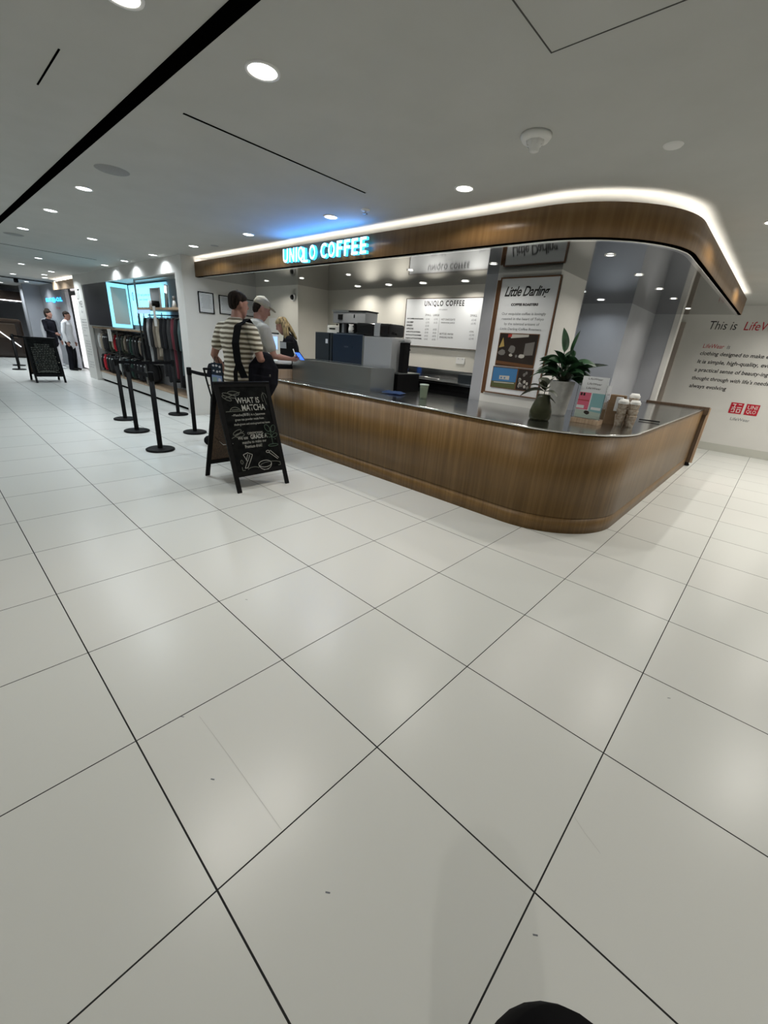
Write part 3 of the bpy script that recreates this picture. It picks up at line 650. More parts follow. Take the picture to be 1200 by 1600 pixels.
f = picture('photo', ps, 0.41, 0.075, 0.17, 0.225, 0.022, [(1 + (i % 2), blob(random.uniform(.15, .85), random.uniform(.12, .88), .10, .09, 7, 20 + i)) for i in range(13)], pm)
f['label'] = 'small dark photograph of people'
obj('photo_frame', frame_bm(0.325, 0.24, 0.007, 0.009), 'bronze', ps, (0.078, 0.068, 0.022)); obj('photo_frame', frame_bm(0.185, 0.24, 0.007, 0.009), 'bronze', ps, (0.403, 0.068, 0.022))
q = tag(obj('mounting_rail', bx(-2.02, 4.492, 1.01, -1.985, 4.499, 2.25, 0.001), 'bronze'), 'bronze upright rail on the pillar just left of the roaster poster', 'rail')

# framed certificates on the kiosk side wall
for (y0, y1, z0, z1, lb) in ((3.335, 3.61, 1.775, 2.11, 'nearest the shop front'), (3.71, 3.98, 1.79, 2.10, 'behind the striped customer head'), (4.19, 4.43, 1.80, 2.09, 'behind the capped customer, deepest in the kiosk')):
    c = thing('framed_certificate', 'black-framed certificate on the kiosk side wall, ' + lb, 'framed certificate', (-7.158, y0, z0), YR, 'certificates on the side wall')
    wd, ht = y1 - y0, z1 - z0
    obj('frame', frame_bm(wd, ht, 0.014, 0.02), 'black', c); obj('paper', bx(0.01, 0.01, 0, wd - 0.01, ht - 0.01, 0.008), 'matwhite', c)
    bm = bmesh.new()
    for i in range(11):
        ww = wd * random.uniform(0.45, 0.7); yy = ht * (0.86 - i * 0.062)
        add_box(bm, wd / 2 - ww / 2, yy, 0.008, wd / 2 + ww / 2, yy + 0.004, 0.0085)
    obj('printed_lines', bm, 'inkgrey', c)
g = tag(obj('wall_paper_sheet', bx(-6.72, 4.455, 1.56, -6.42, 4.468, 1.80), 'white'), 'white notice sheets on the cream wall beside the staff member', 'notice')

# slogan wall lettering
sl = thing('wall_slogan', 'black and red slogan This is LifeWear lettered on the white wall', 'wall lettering', (-0.68, LW - 0.001, 0), XR)
text('title', sl, 'This is ', 0.0, 2.215, 'ink', 0.001, size=0.2, width=0.42, height=0.145, shear=0.12)
a = text('title', sl, 'LifeWear', 0.53, 2.215, 'inkred', 0.001, size=0.2, width=0.62, height=0.145, shear=0.12); a['label'] = 'red word LifeWear'
a = text('text_line', sl, 'LifeWear', 0.01, 1.885, 'inkred', 0.001, size=0.1, width=0.33, height=0.075, shear=0.12); a['label'] = 'red word LifeWear'
text('text_line', sl, 'is', 0.385, 1.885, 'inkgrey', 0.001, size=0.1, width=0.045, height=0.07, shear=0.12)
for i, (s_, wd) in enumerate((('clothing designed to make everyone\'s life better.', 1.80), ('It is simple, high-quality, everyday clothing with', 1.86), ('a practical sense of beauty-ingenious in detail,', 1.70), ('thought through with life\'s needs in mind and', 1.62), ('always evolving', 0.60))):
    text('text_line', sl, s_, 0.0, 1.735 - i * 0.152, 'ink', 0.001, size=0.1, width=wd, height=0.092, shear=0.12, bold=0.0015)
lg = thing('wall_logo', 'two red square logo tiles with white characters and LifeWear below', 'logo', (0.075, LW - 0.001, 0.755), XR)
obj('logo_tile', bx(0, 0, 0, 0.195, 0.20, 0.003), 'inkred', lg); obj('logo_tile', bx(0.235, 0, 0, 0.43, 0.20, 0.003), 'inkred', lg)
bm = bmesh.new()
def st(x0, y0, x1, y1): add_box(bm, x0, y0, 0.003, x1, y1, 0.005)
st(.03, .165, .085, .178); st(.06, .115, .073, .165); st(.03, .105, .088, .118)          # yu
st(.115, .165, .165, .178); st(.105, .110, .175, .123)                                    # ni
st(.03, .078, .085, .09); st(.073, .03, .085, .078); st(.03, .06, .042, .09); st(.035, .022, .085, .034)  # ku
st(.11, .022, .17, .034); st(.11, .078, .17, .09); st(.11, .034, .122, .078); st(.158, .034, .17, .078)   # ro
obj('characters', bm, 'white', lg)
text('logo_text', lg, 'UNI', 0.262, 0.108, 'white', 0.004, size=0.1, width=0.14, height=0.068)
text('logo_text', lg, 'QLO', 0.262, 0.022, 'white', 0.004, size=0.1, width=0.14, height=0.07)
text('caption', lg, 'LifeWear', 0.07, -0.125, 'inkgrey', 0.001, size=0.1, width=0.29, height=0.055)

# ------------------------------------------------------------------ things on the counter
def leaf(bm, p, d, L, W, droop=0.3, roll=0.0, n=8):
    p = Vector(p); d = Vector(d).normalized(); side = d.cross(Vector((0, 0, 1))).normalized()
    side = Matrix.Rotation(roll, 3, d) @ side
    prev = None
    for i in range(n + 1):
        t = i / n
        c = p + d * L * t - Vector((0, 0, 1)) * droop * L * t * t
        w_ = W * 0.5 * (math.sin(PI * min(1, t ** 0.8)) ** 0.75 if 0 < t < 1 else 0.04)
        up = side.cross(d).normalized()
        r = [bm.verts.new(c - side * w_ + up * w_ * 0.35), bm.verts.new(c), bm.verts.new(c + side * w_ + up * w_ * 0.35)]
        if prev:
            for k in (0, 1): f = bm.faces.new((prev[k], prev[k + 1], r[k + 1], r[k])); f.smooth = True
        prev = r
pp = thing('potted_plant', 'large dark green leafy plant in a tapered grey concrete pot on the counter', 'potted plant', (-0.975, 4.32, T))
obj('pot', lathe(bmesh.new(), [(0, 0), (0.088, 0), (0.098, 0.02), (0.125, 0.33), (0.125, 0.345), (0.112, 0.345), (0.108, 0.31), (0, 0.31)], 28), 'concrete', pp)
obj('soil', lathe(bmesh.new(), [(0, 0.315), (0.109, 0.312)], 20), 'soil', pp)
lf = bmesh.new(); stm = bmesh.new(); rr = random.Random(3)
key = [((-0.05, 0.0, 0.62), (-0.25, 0, 1), .24, .11, 0.0), ((0.02, 0.0, 0.60), (0.12, 0.1, 1), .27, .075, 0.12), ((-0.08, 0, 0.52), (-0.9, 0, 0.45), .24, .11, .35), ((-0.12, 0, 0.42), (-1, -.1, 0.1), .24, .10, .4), ((-0.08, -.05, 0.48), (-.8, -.2, .5), .20, .10, .5), ((0.08, 0, 0.45), (1, 0.1, 0.42), .34, .085, .15), ((0.1, 0, 0.40), (1, -.1, 0.1), .26, .08, .35), ((0.08, -0.05, 0.42), (.9, -.4, .3), .22, .09, .5), ((0.02, -.06, .5), (.3, -.6, .7), .2, .12, .4), ((-0.03, -.05, .52), (-.3, -.5, .8), .22, .13, .3), ((0.0, 0, .48), (.1, .2, 1), .2, .13, .1)]
for p, d_, L_, W_, dr in key:
    leaf(lf, p, d_, L_, W_, dr, rr.uniform(-.7, .7)); tube(stm, [(rr.uniform(-.03, .03), rr.uniform(-.03, .03), .31), (p[0] * .5, p[1] * .5, (p[2] + .31) / 2), p], .004, 6)
for i in range(62):
    a = rr.uniform(0, 2 * PI); e = rr.uniform(-0.15, 0.9); p = (0.08 * math.cos(a), 0.06 * math.sin(a), rr.uniform(.36, .54))
    leaf(lf, p, (math.cos(a), math.sin(a) * .7, e), rr.uniform(.15, .25), rr.uniform(.06, .10), rr.uniform(.1, .5), rr.uniform(-1, 1))
    tube(stm, [(p[0] * .2, p[1] * .2, .31), p], .0035, 5)
obj('foliage', lf, 'leaf', pp); obj('stems', stm, 'leaf2', pp)
vp = thing('vase_plant', 'small drooping plant in a squat murky glass vase beside the grey pot', 'potted plant', (-0.895, 3.72, T))
obj('vase', lathe(bmesh.new(), [(0, 0), (0.085, 0), (0.098, 0.02), (0.10, 0.08), (0.085, 0.14), (0.062, 0.20), (0.058, 0.235), (0.050, 0.235), (0.052, 0.2), (0.075, 0.14), (0.09, 0.08), (0.088, 0.02), (0, 0.012)], 28), 'murk', vp)
bm = bmesh.new()
for i in range(14):
    a = i * 2.4; tube(bm, [(0.05 * math.cos(a), 0.05 * math.sin(a), 0.02), (0.055 * math.cos(a + 1), 0.055 * math.sin(a + 1), 0.08), (0.03 * math.cos(a + 2), 0.03 * math.sin(a + 2), 0.17)], 0.010, 6)
obj('roots', bm, 'leaf2', vp)
lf = bmesh.new()
for p, d_, L_, W_, dr in [((0, 0, .26), (-1, -.1, .25), .24, .11, .55), ((0, 0, .27), (-.8, .1, .6), .22, .10, .5), ((0, 0, .26), (1, -.2, .3), .15, .08, .5), ((0, 0, .27), (.4, -.6, .8), .15, .09, .6), ((0, 0, .28), (-.3, -.3, 1), .16, .10, .4), ((0, 0, .28), (.3, .3, 1), .18, .09, .3), ((0.02, 0, .22), (1, 0, -.2), .11, .06, .3), ((0, 0, .3), (-.5, .2, .9), .17, .10, .4)]:
    leaf(lf, p, d_, L_, W_, dr, rr.uniform(-.6, .6)); tube(lf, [(0, 0, .12), (p[0], p[1], p[2])], .004, 5)
obj('foliage', lf, 'leaf2', vp)

mg = thing('magazine_stand', 'clear countertop stand with wood base holding staggered LifeWear magazines', 'magazine stand', (-0.69, 3.985, T), (0, 0, 0.02))
obj('base', bx(0, -0.02, 0.0, 0.25, 0.14, 0.045, 0.003), 'woodlt', mg)
bm = bmesh.new(); add_box(bm, -0.003, -0.004, 0.045, 0.0, 0.14, 0.36); add_box(bm, 0.25, -0.004, 0.045, 0.253, 0.14, 0.36); add_box(bm, 0, -0.022, 0.045, 0.25, -0.019, 0.085)
obj('acrylic_sides', bm, 'acrylic', mg)
for i, (z1, dx) in enumerate(((0.30, 0.018), (0.345, 0.006), (0.385, -0.004), (0.43, -0.014))):
    y = 0.0 + i * 0.033
    m_ = obj('magazine', bx(0.0, y, 0.05, 0.232, y + 0.006, z1), 'matwhite', mg, (dx, 0, 0), (-0.06, 0, 0))
    nm = text('cover_title', m_, 'LifeWear', 0.05, 0, 'ink', size=0.04, width=0.13, height=0.018)
    nm.matrix_local = Matrix.Translation((0.05, y - 0.001, z1 - 0.03)) @ Euler(XR).to_matrix().to_4x4()
    if i == 0:
        c_ = picture('cover_print', m_, 0, 0, 0.23, 0.235, 0, [(1, [(0, .32), (.46, .32), (.46, .98), (0, .98)]), (2, [(.5, .25), (1, .25), (1, .98), (.5, .98)]), (3, [(0, 0), (1, 0), (1, .25), (0, .32)]), (4, blob(.46, .22, .12, .08, 9, 4)), (0, [(0, .36), (.3, .36), (.3, .48), (0, .48)]), (0, [(.58, .35), (.95, .35), (.95, .45), (.58, .45)]), (4, [(0.05, .85), (.12, .85), (.12, .96), (.05, .96)]), (4, [(0.16, .85), (.23, .85), (.23, .96), (.16, .96)]), (5, [(0, .66), (.44, .66), (.44, .69), (0, .69)])], ['matwhite', 'pink', 'teal', 'palegrn', 'photodk', 'photored'], th=0.001)
        c_.matrix_local = Matrix.Translation((0.001, y - 0.0005, 0.052)) @ Euler(XR).to_matrix().to_4x4(); c_['label'] = 'pink and teal cover picture'
kb = thing('kraft_box', 'open brown kraft box on the counter right of the magazines', 'box', (-0.42, 4.36, T), (0, 0, 0.05))
bm = bmesh.new()
for c_ in ((-.10, -.09, 0, .09, .09, .006), (-.10, -.09, .006, .09, -.084, .165), (-.10, .084, .006, .09, .09, .21), (-.10, -.084, .006, -.094, .084, .19), (.084, -.084, .006, .09, .084, .17)): add_box(bm, *c_)
obj('walls', bm, 'kraft', kb)
obj('divider', bx(-.094, -.004, .006, .084, .004, .20), 'kraft', kb)
tag(obj('paper_bag_stack', bx(-0.50, 4.375, T + 0.01, -0.36, 4.435, T + 0.27, 0.01), 'kraft'), 'folded brown paper bags standing in the kraft box', 'paper bags')
def cup_stack(x, y, n, lean, label):
    t = thing('cup_stack', label, 'paper cups', (x, y, T), (lean, lean * .5, 0), 'stacks of takeaway cups')
    for k2 in range(n):
        z = k2 * 0.052
        obj('cup', lathe(bmesh.new(), [(0, z), (.030, z), (.043, z + .10), (.046, z + .103), (.043, z + .106), (.040, z + .10), (.028, z + .006)], 20), 'cup', t)
    z = (n - 1) * 0.052 + .105
    obj('lid', lathe(bmesh.new(), [(.047, z), (.047, z + .008), (.038, z + .014), (.036, z + .024), (0, z + .022)], 20), 'white', t)
    obj('lid', lathe(bmesh.new(), [(.047, z + .012), (.047, z + .02), (.038, z + .026), (.036, z + .038), (0, z + .034)], 20), 'white', t)
cup_stack(-0.335, 4.24, 3, 0.03, 'leaning stack of patterned takeaway cups with white lids, left one behind the box')
cup_stack(-0.235, 4.26, 3, -0.05, 'stack of patterned takeaway cups with white lids, right one at the counter edge')
cup_stack(-0.29, 4.40, 4, 0.0, 'tallest stack of takeaway cups behind the other two')
tag(obj('white_card_holder', bx(-0.405, 4.235, T + 0.13, -0.345, 4.26, T + 0.26, 0.003), 'matwhite'), 'small white card with a barcode clipped to the kraft box', 'card')
tag(obj('pen', tube(bmesh.new(), [(-0.31, 4.98, T + .012), (-0.13, 5.02, T + .012)], .007, 8), 'black'), 'black pen lying on the steel counter near its right edge', 'pen')
g = thing('glass_jar', 'small green glass jar with pale lid standing alone on the counter', 'jar', (-2.38, 3.80, T))
obj('body', lathe(bmesh.new(), [(0, 0), (.038, 0), (.043, .02), (.05, .13), (.052, .15), (.047, .15), (.044, .13), (.036, .012), (0, .01)], 20), 'jar', g)
obj('lid', lathe(bmesh.new(), [(0, .15), (.054, .15), (.054, .165), (0, .168)], 20), 'palegrn', g)
bm = bmesh.new(); rr = random.Random(5); gv = [[bm.verts.new((i * .045, j * .04, .012 + rr.uniform(0, .03) * (1 if 0 < i < 6 and 0 < j < 5 else 0.15))) for j in range(6)] for i in range(7)]
for i in range(6):
    for j in range(5): bm.faces.new((gv[i][j], gv[i + 1][j], gv[i + 1][j + 1], gv[i][j + 1])).smooth = True
bmesh.ops.solidify(bm, geom=list(bm.faces), thickness=0.004)
tag(obj('cleaning_cloth', bm, 'bluecloth', None, (-2.92, 3.62, T - 0.002), (0, 0, .3)), 'crumpled blue cleaning cloth on the counter right of the steel box', 'cloth')

# ------------------------------------------------------------------ A-frame chalkboards
def draw(parent, strokes, m, wd=0.006, name='chalk_drawing', label=None):
    bm = bmesh.new()
    for pts in strokes:
        for a, b in zip(pts, pts[1:]):
            a = Vector((*a, 0)); b = Vector((*b, 0)); d_ = (b - a)
            if d_.length < 1e-6: continue
            nrm = Vector((-d_.y, d_.x, 0)).normalized() * wd / 2
            vs = [bm.verts.new(p) for p in (a - nrm, b - nrm, b + nrm, a + nrm)]; bm.faces.new(vs)
    o = obj(name, bm, m, parent, (0, 0, 0.0035))
    if label: o['label'] = label
    return o
def ell(cx, cy, rx, ry, n=14, a0=0, a1=2 * PI, rot=0):
    return [(cx + rx * math.cos(a0 + (a1 - a0) * i / n) * math.cos(rot) - ry * math.sin(a0 + (a1 - a0) * i / n) * math.sin(rot), cy + rx * math.cos(a0 + (a1 - a0) * i / n) * math.sin(rot) + ry * math.sin(a0 + (a1 - a0) * i / n) * math.cos(rot)) for i in range(n + 1)]
def a_board(x, y, label, wd=0.60, ht=1.03, foot=0.36, rotz=0.0):
    t = thing('chalkboard_sign', label, 'chalkboard sign', (x, y, 0), (0, 0, rotz))
    tilt = math.atan2(foot, ht)
    L_ = math.hypot(foot, ht); faces = []
    for sgn in (1, -1):
        # panel frame: local x across (y), y up the slope, z outwards
        mat4 = Matrix.Translation((sgn * foot, 0, 0)) @ Matrix.Rotation(-sgn * tilt, 4, 'Y') @ (Euler(YR).to_matrix().to_4x4() if sgn == 1 else Euler((PI / 2, 0, -PI / 2)).to_matrix().to_4x4())
        e = obj('front_frame' if sgn == 1 else 'rear_frame', (lambda b: (add_box(b, -wd / 2, 0, -.018, -wd / 2 + .045, L_, 0), add_box(b, wd / 2 - .045, 0, -.018, wd / 2, L_, 0), add_box(b, -wd / 2 + .045, .155, -.018, wd / 2 - .045, .205, 0), add_box(b, -wd / 2 + .045, L_ - .05, -.018, wd / 2 - .045, L_, 0), b)[-1])(bmesh.new()), 'black', t)
        e.matrix_local = mat4
        pn = obj('writing_panel', bx(-wd / 2 + .04, .2, -.014, wd / 2 - .04, L_ - .045, -.006), 'chalkboard' if sgn == 1 else 'walnut', e)
        faces.append(e)
    for s_ in (-1, 1):
        obj('chain', tube(bmesh.new(), [(foot * .55, s_ * (wd / 2 - .06), ht * .45), (0, s_ * (wd / 2 - .06), ht * .40), (-foot * .55, s_ * (wd / 2 - .06), ht * .45)], .004, 6), 'trim', t)
    return t, faces[0]
bt, bf = a_board(-3.245, 1.935, 'black A-frame chalkboard titled WHAT IS MATCHA in front of the customers')
z5 = -0.003
def ct(s, x, y, wd, ht, m='chalk', name='chalk_text', al='CENTER', **k): return text(name, bf, s, x, y, m, -0.004, size=0.1, width=wd, height=ht, align=al, **k)
ct('WHAT IS', 0.02, .875, .26, .058, 'chalk', bold=.001); ct('MATCHA', 0.07, .80, .26, .062, 'chalk', bold=.001)
ct('~Matcha(抹茶) is a Japanese', -0.0, .745, .37, .034, 'chalk'); ct('green tea powder made from', 0.0, .70, .32, .030); ct('shade-grown and stone-ground tea leaves', 0.02, .655, .40, .028)
ct('CEREMONIAL', 0.03, .565, .18, .022); ct('We use', -0.12, .52, .11, .034); ct('GRADE A', 0.06, .515, .19, .045, bold=.002)
ct('matcha to make our', -0.0, .475, .27, .028); ct('Premium drink!', -0.02, .43, .19, .032)
draw(bf, [ell(-.17, .955, .07, .018, rot=-.3), ell(-.12, .975, .06, .02, rot=-.1), ell(-.20, .93, .05, .016, rot=-.5), [(-.22, .93), (-.05, .985)]], 'chalkdim', .006, label='chalk leaves')
draw(bf, [ell(.21, .92, .03, .05, a0=0, a1=4), [(.2, .98), (.22, .85)]], 'chalkdim', .005)
draw(bf, [ell(-.14, .80, .055, .04, a0=0, a1=PI), [(-.24, .80), (-.04, .80)], [(-.18, .815), (-.1, .815)]], 'chalkdim', .006, label='chalk tea mound')
draw(bf, [ell(-.17, .595, .05, .018, rot=.4), ell(-.15, .565, .05, .02, rot=.1), [(-.24, .54), (-.1, .60)]], 'chalkdim', .006)
draw(bf, [[(.20, .44), (.20, .60)], ell(.17, .61, .025, .04, rot=.5), ell(.235, .60, .025, .04, rot=-.5), ell(.165, .535, .035, .018, rot=-.4), ell(.24, .53, .035, .018, rot=.4), ell(.20, .43, .06, .012)], 'chalkgreen', .006, label='chalk tea seedling')
draw(bf, [[(-.17, .235), (-.13, .30), (-.16, .37), (-.11, .385), (-.06, .36), (-.09, .31), (-.14, .235), (-.17, .235)], [(-.14, .31), (-.11, .37)], [(-.125, .30), (-.09, .36)]], 'chalk', .005, label='chalk bamboo whisk')
draw(bf, [ell(.06, .25, .075, .035), ell(.06, .25, .075, .06, a0=PI, a1=2 * PI), [(.03, .19), (.09, .19)]], 'chalk', .005, label='chalk tea bowl')
draw(bf, [[(.13, .36), (.22, .28)], ell(.12, .37, .02, .012), [(.15, .38), (.235, .29)]], 'chalk', .005, label='chalk scoop')
draw(bf, [ell(.12, .235, .12, .03, a0=0, a1=PI), ell(-.08, .215, .06, .02, a0=0, a1=PI), [(-.20, .25), (-.20, .215), (-.17, .215)], [(.24, .25), (.24, .215), (.21, .215)], ell(-.19, .30, .012, .02)], 'chalkdim', .006)
ct('LIQUID', 0.0, 1.04, .045, .008, 'chalkdim')
bt2, bf2 = a_board(-13.1, 1.94, 'black A-frame chalkboard covered in dense chalk writing in the far passage', wd=.62, ht=1.05, foot=.38)
bm = bmesh.new(); rr = random.Random(9)
for i in range(17):
    y = .93 - i * .042; x = -.22
    if i < 2: x = -.14
    while x < (.22 if i > 1 else .14):
        l_ = rr.uniform(.02, .07); add_box(bm, x, y, -.005, min(x + l_, .235), y + rr.uniform(.012, .02), -.004); x += l_ + .014
obj('chalk_text', bm, 'chalkdim', bf2)
draw(bf2, [ell(-.02, .25, .18, .035, a0=0, a1=PI)], 'chalkdim', .02)

# ------------------------------------------------------------------ queue posts
def make_post(label):
    t = thing('queue_post', label, 'queue post', (0, 0, 0), 0, 'black belt barrier posts')
    obj('base', lathe(bmesh.new(), [(0, 0), (.165, 0), (.17, .006), (.17, .02), (.155, .028), (.04, .032), (0, .032)], 36), 'black', t)
    obj('pole', lathe(bmesh.new(), [(.03, .03), (.03, .90), (0, .90)], 20), 'black', t)
    obj('belt_head', lathe(bmesh.new(), [(.031, .86), (.034, .865), (.034, .955), (.03, .965), (0, .967)], 20), 'black', t)
    return t
P0 = make_post('black queue post nearest the A-frame chalkboard')
P0.location = (-4.92, 1.656, 0)
posts = {'A': (-6.17, 1.78), 'B': (-7.19, 1.93), 'C': (-7.345, 3.0 - .02), 'D': (-5.73, 2.46)}
dup(P0, (*posts['A'], 0), 0, 'black queue post second from the chalkboard in the front row')
dup(P0, (*posts['B'], 0), 0, 'black queue post farthest in the front row, its base behind the next one')
posts['C'] = (-7.345, 2.86)
dup(P0, (*posts['C'], 0), 0, 'black queue post standing against the white column end')
dup(P0, (*posts['D'], 0), 0, 'black queue post nearest the kiosk wall, in front of the certificates')
dup(P0, (-17.8, 2.0, 0), 0, 'far black queue post behind the far chalkboard, farther one')
dup(P0, (-16.3, 1.8, 0), 0, 'far black queue post behind the far chalkboard, nearer one')
dup(P0, (-16.0, 2.45, 0), 0, 'far black queue post right of the far chalkboard top')
def belt(a, b, label, sag=0.01):
    pts = [(a[0] + (b[0] - a[0]) * i / 8, a[1] + (b[1] - a[1]) * i / 8, .915 - sag * math.sin(PI * i / 8)) for i in range(9)]
    tag(obj('barrier_belt', ribbon(bmesh.new(), pts, .048, (0, 0, 1), .002), 'rubber'), label, 'barrier belt', 'barrier belts')
belt((-4.955, 1.66), (-6.135, 1.775), 'black belt between the two nearest queue posts')
belt((-7.19, 1.965), (-7.34, 2.825), 'black belt crossing in front of the clothing bay towards the column')
belt((-5.695, 2.46), (-4.98, 2.50), 'black belt running from the inner queue post towards the customers')
belt((-17.8, 2.0), (-16.02, 2.45), 'black belt behind the far chalkboard')

# ------------------------------------------------------------------ clothing bays on the left wall
struct('wall_bay_header', bx(-13.36, 3.10, 2.37, -7.45, 3.16, H), 'wall')
struct('wall_bay_ceiling', bx(-13.4, 3.16, 2.40, -7.45, 4.0, 2.43), 'wall')
struct('wall_bay_back', bx(-13.4, 3.62, 0, -7.45, 3.70, 2.40), 'greywall')
struct('wall_text_panel', bx(-14.1, 3.10, 0, -13.36, 3.70, H), 'wall')
t = thing('panel_lettering', 'black logo and paragraphs lettered on the far white wall panel', 'wall lettering', (-14.02, 3.099, 0), XR)
text('heading', t, 'UT', 0.05, 2.02, 'ink', 0.001, size=.3, width=.30, height=.26, align='LEFT')
text('heading', t, 'ME!', 0.14, 1.84, 'ink', 0.001, size=.3, width=.30, height=.16)
text('small_mark', t, 'UTme', 0.22, 1.70, 'inkgrey', 0.001, size=.1, width=.14, height=.07)
yy = 1.52
for i, wd in enumerate((.44, .46, .40, .46, .20, 0, .30, 0, .40, .46, .46, .44, .46, .42, .12, 0, .44, .46, .40)):
    if wd: obj('paragraph_line', text_mesh(('Create your own', 'design here and', 'print on a shirt', 'or tote bag today')[i % 4], .1, width=wd, height=.042), 'inkgrey', t, (.08 + .02 * (i % 3), yy, .001))
    yy -= .068
bu = thing('display_plinth', 'long white plinth with pale wood deck under the hanging clothes', 'plinth', (0, 0, 0))
obj('kick', bx(-13.3, 3.24, 0.0, -7.47, 3.60, 0.055), 'slot', bu)
obj('fascia', bx(-13.35, 3.20, 0.055, -7.46, 3.60, 0.235, 0.003), 'white', bu)
obj('deck', bx(-13.35, 3.19, 0.235, -7.46, 3.61, 0.26, 0.002), 'woodlt', bu)
db = thing('led_box', 'dark grey screen box with bright cyan side frame at the left of the bays', 'screen', (0, 0, 0))
obj('front_screen', bx(-13.30, 3.115, 1.42, -11.40, 3.15, 2.365, 0.004), 'darkpanel', db)
obj('housing', bx(-13.30, 3.15, 1.40, -11.40, 3.57, 2.365), 'white', db)
sf = obj('side_frame', bx(-11.40, 3.13, 1.42, -11.385, 3.565, 2.365), 'cyan', db)
obj('side_panel', bx(-11.386, 3.20, 1.50, -11.37, 3.52, 2.28), 'beige', sf)
lb = thing('cyan_lightbox', 'bright cyan illuminated wall panel with dark figures and captions', 'lightbox', (-11.37, 3.60, 1.50), XR)
obj('lit_panel', bx(0, 0, 0, 2.25, 0.86, 0.02), 'cyan', lb)
obj('top_frame', bx(-.01, .86, 0, 2.26, .875, .03), 'slot', lb)
text('caption', lb, 'UT me! print your', .55, .60, 'inkgrey', .022, size=.1, width=.85, height=.07)
text('caption', lb, 'own design', .62, .52, 'inkgrey', .022, size=.1, width=.55, height=.05)
text('caption', lb, 'Step by step guide', .45, .36, 'inkgrey', .022, size=.1, width=.95, height=.045)
for i, x in enumerate((.42, .78, 1.15, 1.5, 1.85)):
    bm = bmesh.new(); bmesh.ops.create_circle(bm, cap_ends=True, segments=14, radius=.035, matrix=Matrix.Translation((x, .255, .022)))
    bm.faces.new([bm.verts.new((x + a_, b_, .022)) for a_, b_ in ((-.05, .03), (.05, .03), (.06, .2), (.02, .225), (-.02, .225), (-.06, .2))])
    obj('figure_print', bm, 'inkgrey', lb)['kind'] = 'stuff'
bm = bmesh.new(); tube(bm, [(.25 + .04 * math.cos(k_ * .7), .62 + .09 * math.sin(k_ * .7), .024) for k_ in range(10)], .005, 5); obj('loop_mark', bm, 'inkgrey', lb)
area('panel_glow', lb, (1.1, .45, .06), 5, 2.0, (.35, .75, 1.0), (0, 0, 0), 3.0, 'RECTANGLE', .7)
bs = thing('bay_shelving', 'pale wood shelves and black hanging rails on thin steel uprights', 'shelving', (0, 0, 0))
for (x, ztop) in ((-9.73, 2.37), (-7.50, 2.37), (-11.40, 1.40), (-13.30, 1.40)):
    obj('upright', bx(x - .015, 3.18, .26, x + .015, 3.205, ztop), 'steelm', bs)
obj('top_bar', bx(-9.73, 3.18, 2.335, -7.5, 3.205, 2.365), 'steelm', bs)
obj('shelf', bx(-9.71, 3.17, 1.80, -7.47, 3.59, 1.84, .002), 'woodlt', bs)
obj('shelf', bx(-13.32, 3.17, 1.355, -9.75, 3.59, 1.395, .002), 'woodlt', bs)
for (x0, x1, z) in ((-9.72, -7.5, 1.715), (-13.3, -9.75, 1.30), (-13.3, -7.5, .78)):
    obj('rail', tube(bmesh.new(), [(x0, 3.38, z), (x1, 3.38, z)], .011, 8), 'black', bs)
obj('lit_label_rail', bx(-9.68, 3.165, 1.725, -9.0, 3.175, 1.795), 'screen', bs)
for x in (-8.82, -12.0, -11.85): tag(obj('price_placard', bx(x, 3.16, 1.50 if x > -9 else 1.08, x + .12, 3.168, 1.86 if x > -9 else 1.36, .001), 'white'), 'white hanging placard, ' + {-8.82: 'on the right bay below the framed print', -12.0: 'left one of the pair under the led box', -11.85: 'right one of the pair under the led box'}[x], 'placard')
t = thing('framed_print', 'grey print in a pale frame standing on the upper shelf', 'picture', (-9.20, 3.30, 1.842), XR)
obj('frame', frame_bm(.50, .36, .015, .02), 'white', t); obj('print', bx(.01, .01, 0, .49, .35, .01), 'greymach', t)
tag(obj('candle_tin', lathe(bmesh.new(), [(0, 0), (.05, 0), (.05, .13), (0, .13)], 18), 'matwhite', None, (-9.07, 3.24, 1.842)), 'white cylinder tin in front of the framed print', 'tin')
tag(obj('candle_tin', lathe(bmesh.new(), [(0, 0), (.075, 0), (.075, .12), (0, .12)], 18), 'black', None, (-8.86, 3.25, 1.842)), 'black cylinder tin in front of the framed print', 'tin')
t = thing('acrylic_stand', 'sparkling clear acrylic stand leaning on the upper shelf', 'display stand', (-8.42, 3.30, 1.842), (0, .18, 0))
obj('block', bx(-.06, -.03, 0, .06, .0, .40, .004), 'acrylic', t); obj('backing', bx(-.06, .001, 0, .06, .01, .40), 'white', t)
obj('painted_sparkle', bx(-.045, -.036, .26, .045, -.031, .38), 'whiteglow', t)  # glowing plate painting in the sparkle of the acrylic
t = thing('figurine', 'small white cone-shaped figurine at the right end of the upper shelf', 'figurine', (-8.05, 3.28, 1.842))
obj('body', lathe(bmesh.new(), [(0, 0), (.05, 0), (.02, .12), (0, .13)], 14), 'white', t); obj('head', lathe(bmesh.new(), [(0, .12), (.028, .14), (.03, .17), (.015, .2), (0, .205)], 14), 'photomid', t)

